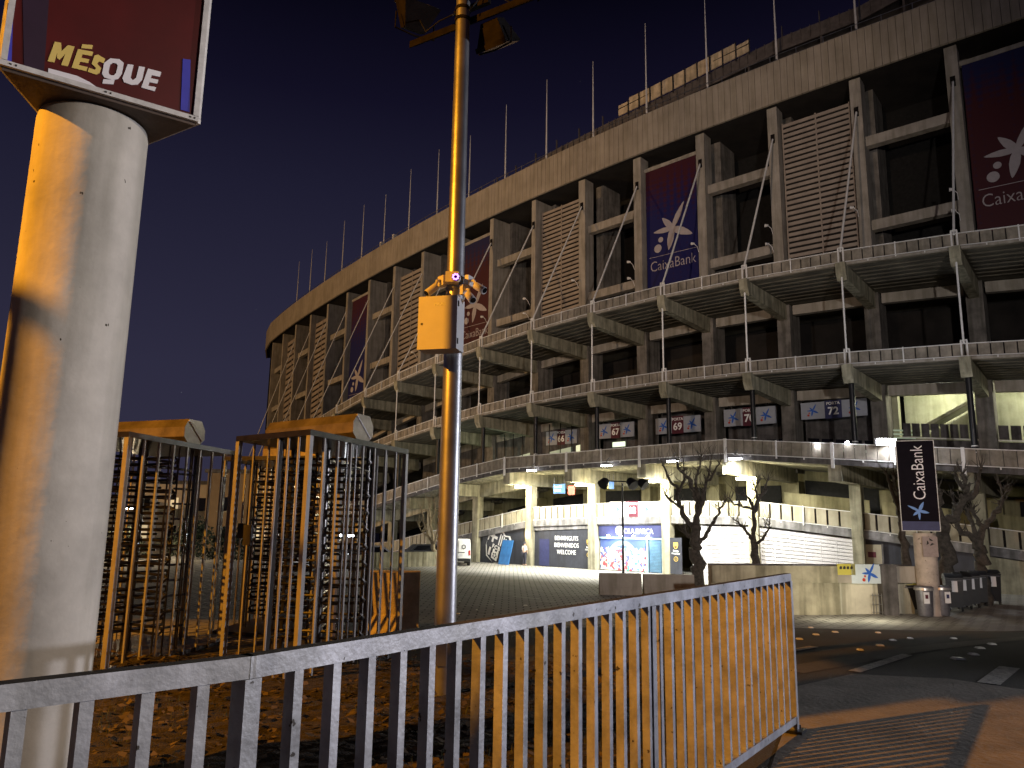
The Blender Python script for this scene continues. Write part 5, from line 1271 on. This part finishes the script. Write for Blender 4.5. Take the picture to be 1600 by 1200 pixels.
tree('bare_tree', 'large bare pollarded tree standing in front of the white-lit wall', (1092, 930), [
    ([(1092, 930), (1091, 880), (1088, 845), (1088, 820)], .34, .25), ([(1088, 822), (1092, 795), (1085, 770), (1078, 750), (1062, 735), (1058, 722)], .19, .05),
    ([(1088, 825), (1072, 812), (1060, 790), (1058, 765), (1046, 748), (1036, 727)], .17, .045), ([(1090, 805), (1098, 780), (1102, 760), (1110, 745), (1124, 725)], .15, .04),
    ([(1094, 780), (1086, 755), (1092, 735), (1096, 712)], .12, .035), ([(1090, 850), (1102, 838), (1112, 820), (1124, 800), (1130, 788)], .13, .04), ([(1086, 845), (1072, 835), (1070, 822)], .11, .05),
    ([(1060, 790), (1044, 780), (1036, 765)], .08, .03), ([(1092, 790), (1100, 770), (1108, 735), (1112, 715)], .10, .03), ([(1060, 770), (1070, 748), (1068, 725)], .09, .03)], 40, 'bark', 11, tw=.9)
tree('bare_tree', 'smaller bare pollarded tree right of the large one, above the retaining wall end', (1181, 905), [
    ([(1181, 905), (1181, 875), (1179, 850)], .24, .18), ([(1179, 852), (1170, 835), (1160, 822), (1146, 812)], .11, .03), ([(1179, 850), (1178, 820), (1176, 790), (1168, 775), (1150, 768)], .14, .035),
    ([(1178, 800), (1186, 778), (1196, 765), (1200, 750)], .12, .035), ([(1180, 852), (1192, 842), (1200, 830), (1203, 818)], .10, .03), ([(1176, 795), (1162, 792), (1148, 788), (1138, 778)], .08, .025), ([(1184, 780), (1180, 765), (1186, 748)], .07, .02)], 39, 'bark', 23, tw=.8)
tree('bare_tree', 'dark knotted bare tree just right of the totem', (1477, 930), [
    ([(1477, 930), (1477, 890), (1475, 850), (1476, 822)], .36, .28), ([(1476, 825), (1468, 808), (1466, 785), (1464, 765)], .22, .11), ([(1476, 825), (1490, 806), (1502, 792), (1512, 780), (1510, 760), (1504, 742)], .24, .08),
    ([(1510, 782), (1524, 768), (1530, 750), (1532, 732)], .15, .06), ([(1506, 765), (1496, 752), (1492, 740)], .12, .05), ([(1490, 806), (1492, 785), (1488, 770)], .10, .05)], 33.5, 'bark', 31, tw=.7)
tree('bare_tree', 'dark knotted bare tree farthest right, among the waste containers', (1537, 950), [
    ([(1537, 940), (1536, 900), (1532, 868), (1528, 845)], .30, .22), ([(1528, 846), (1512, 835), (1498, 826), (1490, 815)], .17, .08), ([(1530, 846), (1536, 826), (1550, 808), (1562, 796), (1566, 775), (1560, 755)], .17, .05),
    ([(1528, 845), (1520, 820), (1512, 800), (1506, 790)], .12, .06), ([(1536, 828), (1524, 805), (1518, 795)], .12, .05), ([(1562, 800), (1566, 780), (1572, 768)], .08, .03)], 33.8, 'bark', 37, tw=.7)
tree('bare_tree', 'thin dark bare tree half hidden on the left of the totem', (1415, 905), [
    ([(1418, 905), (1414, 860), (1408, 815)], .22, .15), ([(1408, 815), (1402, 790), (1392, 760), (1384, 738)], .14, .05), ([(1408, 812), (1408, 780), (1398, 758), (1396, 742)], .12, .05), ([(1405, 790), (1412, 770), (1408, 750)], .08, .04)], 35.5, 'bark', 41, tw=.6)
tree('bare_tree', 'pale bare tree lit by the gallery lamps, half behind the tall pole', (678, 880), [
    ([(680, 884), (679, 866), (677, 850)], .22, .16), ([(677, 852), (668, 835), (662, 815), (658, 795)], .12, .04), ([(677, 850), (673, 825), (670, 805), (672, 788)], .12, .04), ([(677, 852), (684, 830), (686, 810)], .10, .04), ([(668, 838), (658, 830), (654, 820)], .07, .02), ([(672, 815), (680, 800), (678, 785)], .07, .02)], 57, 'bark_lit', 53, tw=.9)
# unlit lamp post with four heads
r = thing('lamp_post', 'slim unlit lamp post with four drum heads in front of the shop', 'lamp post', tuple(at(973, 910, 37)*1)); base = at(974, 905, 37); base.z = -3.1
MB().lathe(base, [(.09, 0), (.085, .4), (.06, .42), (.045, 5.1)], 10).build('post', 'pole_black', r, smooth=True)
top = base+UP*5.05; b = MB(); b.tube([top-Vector((.85, 0, -.12)), top+Vector((.95, 0, .1))], .03, 6); b.tube([top-Vector((.1, .55, 0)), top+Vector((.1, .55, .05))], .03, 6); b.build('crossarm', 'pole_black', r)
for dx, dy, ti in ((-.85, 0, -.5), (.95, 0, .6), (.35, -.4, .4), (.55, .3, .5)):
    c = top+Vector((dx, dy, .05)); d = Vector((ti, -.4, -.55)).normalized()
    MB().tube([c-d*.2, c-d*.12, c+d*.2], [.12, .20, .27], 14).build('lamp_head', 'pole_black', r, smooth=True)
# van
def van():
    B = at(716, 878, 57.5); B.z = -3.1; yaw = R(97); X = Vector((math.cos(yaw), math.sin(yaw), 0)); Yv = Vector((-X.y, X.x, 0))
    r = thing('parked_van', 'white delivery van parked with its rear doors towards the plaza, partly behind the pole', 'van', tuple(B))
    W2 = .90; prof = [(0, .34), (0, 1.35), (.10, 1.86), (.3, 1.93), (3.1, 1.90), (3.5, 1.80), (4.1, 1.15), (4.7, .95), (4.85, .7), (4.85, .34)]
    P = lambda l, w, z: B+X*l+Yv*w+UP*z
    b = MB(); n = len(prof); rings = [(-W2, .0), (-W2*.96, .06), (W2*.96, .06), (W2, .0)]
    vs = []
    for w, inset in ((-W2, .05), (-W2+.07, 0), (W2-.07, 0), (W2, .05)):
        for l, z in prof: vs.append(P(min(max(l, inset), 4.85-inset), w*(1-.06*max(0, z-1.1)), z-inset*.8 if z > 1 else z))
    fs = [tuple(range(n)), tuple(range(3*n, 4*n))]+[(k*n+i, k*n+(i+1) % n, (k+1)*n+(i+1) % n, (k+1)*n+i) for k in range(3) for i in range(n)]
    b.add(vs, fs); b.build('body', 'van', r, smooth=True)
    fr = (X, Yv, UP)
    MB().box(P(.02, 0, 1.52), (.05, .02, .5), fr).box(P(-.012, 0, 1.1), (.012, .015, 1.4), fr).build('door_gap', 'rubber', r)
    for s in (-1, 1): MB().box(P(-.012, s*.80, .95), (.03, .12, .34), fr).build('tail_light', 'tail', r)
    MB().box(P(-.03, 0, .45), (.12, 1.75, .20), fr).build('bumper', 'rubber', r)
    MB().box(P(-.02, -.02, .80), (.03, .55, .12), fr).build('number_plate', 'label', r)
    MB().box(P(-.014, .0, .98), (.02, .9, .05), fr).build('handle_bar', 'rubber', r)
    for w, m in ((.38, 'red'), (-.38, 'slate')):
        b = MB(); c = P(-.022, w, 1.38)
        for k in range(16):
            a, e_ = k*math.pi/8, (k+1)*math.pi/8; b.plate([(.10*math.cos(a), .10*math.sin(a)), (.16*math.cos(a), .16*math.sin(a)), (.16*math.cos(e_), .16*math.sin(e_)), (.10*math.cos(e_), .10*math.sin(e_))], (c, -Yv, UP), .006)
        b.build('round_badge', m, r)
    for l in (.85, 4.0):
        for s in (-1, 1):
            c = P(l, s*.80, .33); w_ = MB().tube([c-Yv*.11, c+Yv*.11], .33, 18).build('wheel', 'rubber', r); MB().tube([c+Yv*s*.112, c+Yv*s*.12], .20, 14).build('rim', 'steel', w_)
    for s in (-1, 1): MB().box(P(3.35, s*.855, 1.45), (.7, .02, .4), fr).build('side_window', 'glass_black', r)
van()
def car(px, Y, yaw, m, lab):
    B = at(px, 870, Y); B.z = -3.1; X = Vector((math.cos(yaw), math.sin(yaw), 0)); Yv = Vector((-X.y, X.x, 0)); fr = (X, Yv, UP); P = lambda l, w, z: B+X*l+Yv*w+UP*z
    r = thing('parked_car', lab, 'car', tuple(B), 'cars parked beyond the turnstiles'); prof = [(-2.1, .3), (-2.1, .8), (-1.85, .92), (-1.25, 1.38), (.3, 1.42), (1.0, .95), (1.95, .82), (2.1, .6), (2.1, .3)]; n = len(prof)
    vs = [P(l, w*(1-.18*max(0, z-.9)), z) for w in (-.86, .86) for l, z in prof]
    MB().add(vs, [tuple(range(n)), tuple(range(n, 2*n))]+[(i, (i+1) % n, n+(i+1) % n, n+i) for i in range(n)]).build('body', m, r)
    for s in (-1, 1): MB().add([P(l, s*(.868*(1-.18*max(0, z-.9))), z) for l, z in ((-1.6, .97), (-1.2, 1.32), (.25, 1.35), (.8, .97))], [(0, 1, 2, 3)]).build('side_window', 'glass_black', r)
    for l in (-1.3, 1.3):
        for s in (-1, 1): c = P(l, s*.80, .31); MB().tube([c-Yv*.09, c+Yv*.09], .31, 16).build('wheel', 'rubber', r)
    for s in (-.6, .6): MB().box(P(2.09, s, .66), (.06, .3, .12), fr).build('headlight', 'label', r)
M['car_dark'] = mat('dark_car_paint', (.03, .032, .04), .3, var=.1, bump=0); M['car_silver'] = mat('silver_car_paint', (.35, .36, .38), .35, metal=.4, var=.1, bump=0)
car(672, 62, R(20), 'car_dark', 'dark car parked behind the low wall beside the pale tree')
car(590, 56, R(10), 'car_silver', 'silver car seen through the right-hand turnstile')
car(545, 60, R(160), 'car_dark', 'dark car seen deep behind the right-hand turnstile')
# low wall at the far side of the plaza
lw = MB(); a = at(560, 884, 53); c = at(684, 884, 57); X, Q, _ = fr2(a, c)
for k in range(5):
    p = a.lerp(c, k/5+.004); q = a.lerp(c, (k+1)/5-.004); lw.hexa([Vector((v.x, v.y, z))+Q*o for z in (-3.15, -2.08) for v, o in ((p, 0), (q, 0), (q, .3), (p, .3))])
tag(center(lw.build('low_wall', 'conc_light')), 'low weathered concrete wall across the plaza between the turnstile and the tall pole', 'wall')
# person in the lit doorway
def person():
    i = i_d; B = SP(i, .55, GZ); X = sframe(i, .5, GZ)[1]; Q = X.cross(UP)
    r = thing('person', 'person in a white top and dark trousers standing in the lit doorway', 'person', tuple(B))
    J = {'pel': (0, 0, .95), 'ch': (0, -.02, 1.25), 'nk': (0, -.02, 1.47), 'hd': (0, -.05, 1.58), 'ht': (0, -.04, 1.72), 'sl': (-.17, 0, 1.40), 'el': (-.23, -.02, 1.13), 'wl': (-.20, -.16, .95), 'sr': (.17, 0, 1.40), 'er': (.24, -.02, 1.13), 'wr': (.22, -.10, .90), 'hl': (-.10, 0, .90), 'kl': (-.11, -.03, .50), 'al': (-.12, .02, .09), 'tl': (-.13, -.15, .04), 'hr': (.10, 0, .90), 'kr': (.12, -.02, .50), 'ar': (.13, .03, .09), 'tr': (.15, -.13, .04)}
    E_ = [('pel', 'ch'), ('ch', 'nk'), ('nk', 'hd'), ('hd', 'ht'), ('ch', 'sl'), ('sl', 'el'), ('el', 'wl'), ('ch', 'sr'), ('sr', 'er'), ('er', 'wr'), ('pel', 'hl'), ('hl', 'kl'), ('kl', 'al'), ('al', 'tl'), ('pel', 'hr'), ('hr', 'kr'), ('kr', 'ar'), ('ar', 'tr')]
    RD = dict(pel=.13, ch=.15, nk=.055, hd=.085, ht=.07, sl=.065, el=.045, wl=.03, sr=.065, er=.045, wr=.03, hl=.09, kl=.06, al=.04, tl=.035, hr=.09, kr=.06, ar=.04, tr=.035)
    def skin(names, edges, k, m, nm):
        idx = {n: q for q, n in enumerate(names)}; me = bpy.data.meshes.new(nm); W_ = lambda n: X*J[n][0]-Q*J[n][1]*-1+UP*J[n][2]
        me.from_pydata([tuple(W_(n)) for n in names], [(idx[a], idx[c]) for a, c in edges], []); o = bpy.data.objects.new(nm, me); COL.objects.link(o); o.parent = r
        md = o.modifiers.new('skin', 'SKIN')
        for n in names: sv = me.skin_vertices[0].data[idx[n]]; sv.radius = (RD[n]*k, RD[n]*k)
        me.skin_vertices[0].data[0].use_root = True; o.modifiers.new('sub', 'SUBSURF').levels = 1; me.materials.append(M[m]); WORLD[o.name] = B.copy(); return o
    body = skin(list(J), E_, 1, 'skin', 'body')
    skin(['pel', 'ch', 'nk', 'sl', 'el', 'sr', 'er'], [('pel', 'ch'), ('ch', 'nk'), ('ch', 'sl'), ('sl', 'el'), ('ch', 'sr'), ('sr', 'er')], 1.15, 'cloth_white', 'top')
    skin(['pel', 'hl', 'kl', 'al', 'hr', 'kr', 'ar'], [('pel', 'hl'), ('hl', 'kl'), ('kl', 'al'), ('pel', 'hr'), ('hr', 'kr'), ('kr', 'ar')], 1.15, 'cloth_dark', 'trousers')
    c = B+UP*1.66+Q*-.0; MB().lathe(c-UP*.02+Q*-.01, [(.088, -.02), (.098, .03), (.075, .09), (.02, .115)], 12).build('hair', 'cloth_dark', r, smooth=True)
person()
# apartment blocks and street lamps far behind the turnstiles
def block(x0, x1, Y, zt, m, lab, seed, warm=.3, d=9):
    rnd = random.Random(seed); r = thing('apartment_building', lab, 'building', ((x0+x1)/2, Y, -3.1), 'apartment blocks far behind the turnstiles')
    MB().hexa([(x, y, z) for z in (-3.1, zt) for x, y in ((x0, Y), (x1, Y), (x1, Y+d), (x0, Y+d))]).build('wall', m, r)
    MB().hexa([(x, y, z) for z in (zt+.002, zt+.35) for x, y in ((x0-.25, Y-.25), (x1+.25, Y-.25), (x1+.25, Y+d), (x0-.25, Y+d))]).build('roof', 'conc_dark', r)
    nf = max(1, int((zt+3.1)/2.9)); nw = max(2, int((x1-x0)/2.6))
    for f in range(nf):
        for k in range(nw):
            cx = x0+(k+.5)*(x1-x0)/nw; cz = -3.1+1.7+f*2.9; lit = rnd.random() < warm
            w = MB().box((cx, Y-.03, cz), (1.15, .06, 1.35)).build('window', 'win_warm' if lit else 'glass_black', r)
            MB().box((cx, Y-.10, cz-.74), (1.4, .2, .10)).build('sill', 'conc_light', w)
            if rnd.random() < .4: MB().box((cx, Y-.45, cz-.95), (2.0, .85, .9)).build('balcony', 'conc_light', r)
M['wall_warm'] = mat('warm_render', (.25, .18, .11), .9, var=.2, scale=.4); M['wall_rose'] = mat('rose_render', (.42, .28, .22), .9, var=.2, scale=.4)
block(-40, -31, 82, 3.6, 'stucco', 'pale apartment block seen left through the left-hand turnstile', 1)
block(-30.5, -23, 78, 4.6, 'wall_warm', 'warm toned apartment block in the middle behind the left-hand turnstile', 2, .45)
block(-22.5, -17, 86, 2.2, 'wall_rose', 'rose toned low block between the two turnstiles', 3, .4)
block(-46, -41, 74, 2.0, 'stucco', 'low pale block farthest left behind the concrete column', 4)
def far_lamp(px, py, Y, lab, pw=700, col=(.75, .92, 1), n=1):
    c = at(px, py, Y); r = thing('street_lamp', lab, 'street lamp', (c.x, c.y, -3.1), 'lit street lamps behind the turnstiles')
    MB().lathe((c.x, c.y+.2, -3.1), [(.09, 0), (.05, c.z+3.1)], 8).build('post', 'dark_steel', r)
    for k in range(n): MB().box((c.x+(k*.9), c.y, c.z), (.62, .3, .22)).build('lamp_glass', 'lamp_white', r)
    lamp('far_street_light', 'POINT', c+Vector((0, -.6, -.3)), pw, col, .2)
far_lamp(200, 793, 60, 'glaring white street lamp seen through the left-hand turnstile', 2200, (1, .78, .48))
far_lamp(530, 836, 62, 'twin white street lamps seen low through the right-hand turnstile', 900, (.9, .95, 1), 2)
# hedge and shrubs behind turnstile
def shrub(cx, Y, w, h, lab, seed):
    rnd = random.Random(seed); c = Vector((cx, Y, -3.1)); r = thing('shrub', lab, 'shrub', tuple(c), 'dark shrubs behind the turnstiles'); b = MB()
    for _ in range(900):
        a = rnd.random()*6.28; u = rnd.random()**.5; z = rnd.random(); p = c+Vector((math.cos(a)*w*u*(1-.4*z), math.sin(a)*w*.6*u, .2+z*h*(1-.4*u*u)*rnd.uniform(.8, 1.15)))
        d = Vector((rnd.uniform(-1, 1), rnd.uniform(-1, 1), rnd.uniform(-1, 1))).normalized()*.14; e_ = d.orthogonal().normalized()*.07
        b.add([p-d, p+e_, p+d, p-e_], [(0, 1, 2, 3)])
    b.build('foliage', 'leaf', r); MB().tube([c, c+UP*h*.6], [.09, .04], 6).build('trunk', 'bark', r)
shrub(-25, 62, 2.4, 3.2, 'dark shrub left behind the left-hand turnstile', 1); shrub(-20.5, 58, 2.0, 2.6, 'dark shrub in the gap between the turnstiles', 2); shrub(-29.5, 60, 2.2, 2.2, 'dark low shrub farthest left behind the turnstile', 3)

# unseen block and steel bar frame, added at left only to cast shadows
kz = MB(); kz.box((-3.35, .75, 0), (.9, 2.4, 3.0)).box((-3.35, .75, 1.54), (1.1, 2.6, .08)); k = center(kz.build('shadow_blocker', 'conc_dark')); tag(k, 'dark square block added out of view left of the railing to shade it', 'shadow blocker')
fz = thing('shadow_frame', 'thin steel frame added out of view to throw a shadow on the concrete column', 'shadow caster', (-5.4, 2.6, Z0))
MB().tube([(-5.4, 2.55, Z0), (-5.4, 2.55, 3.12)], .05, 8).build('post', 'steel', fz); MB().tube([(-5.28, 2.34, 3.15), (-6.15, 3.89, 3.15)], .055, 8).build('crossbar', 'steel', fz)
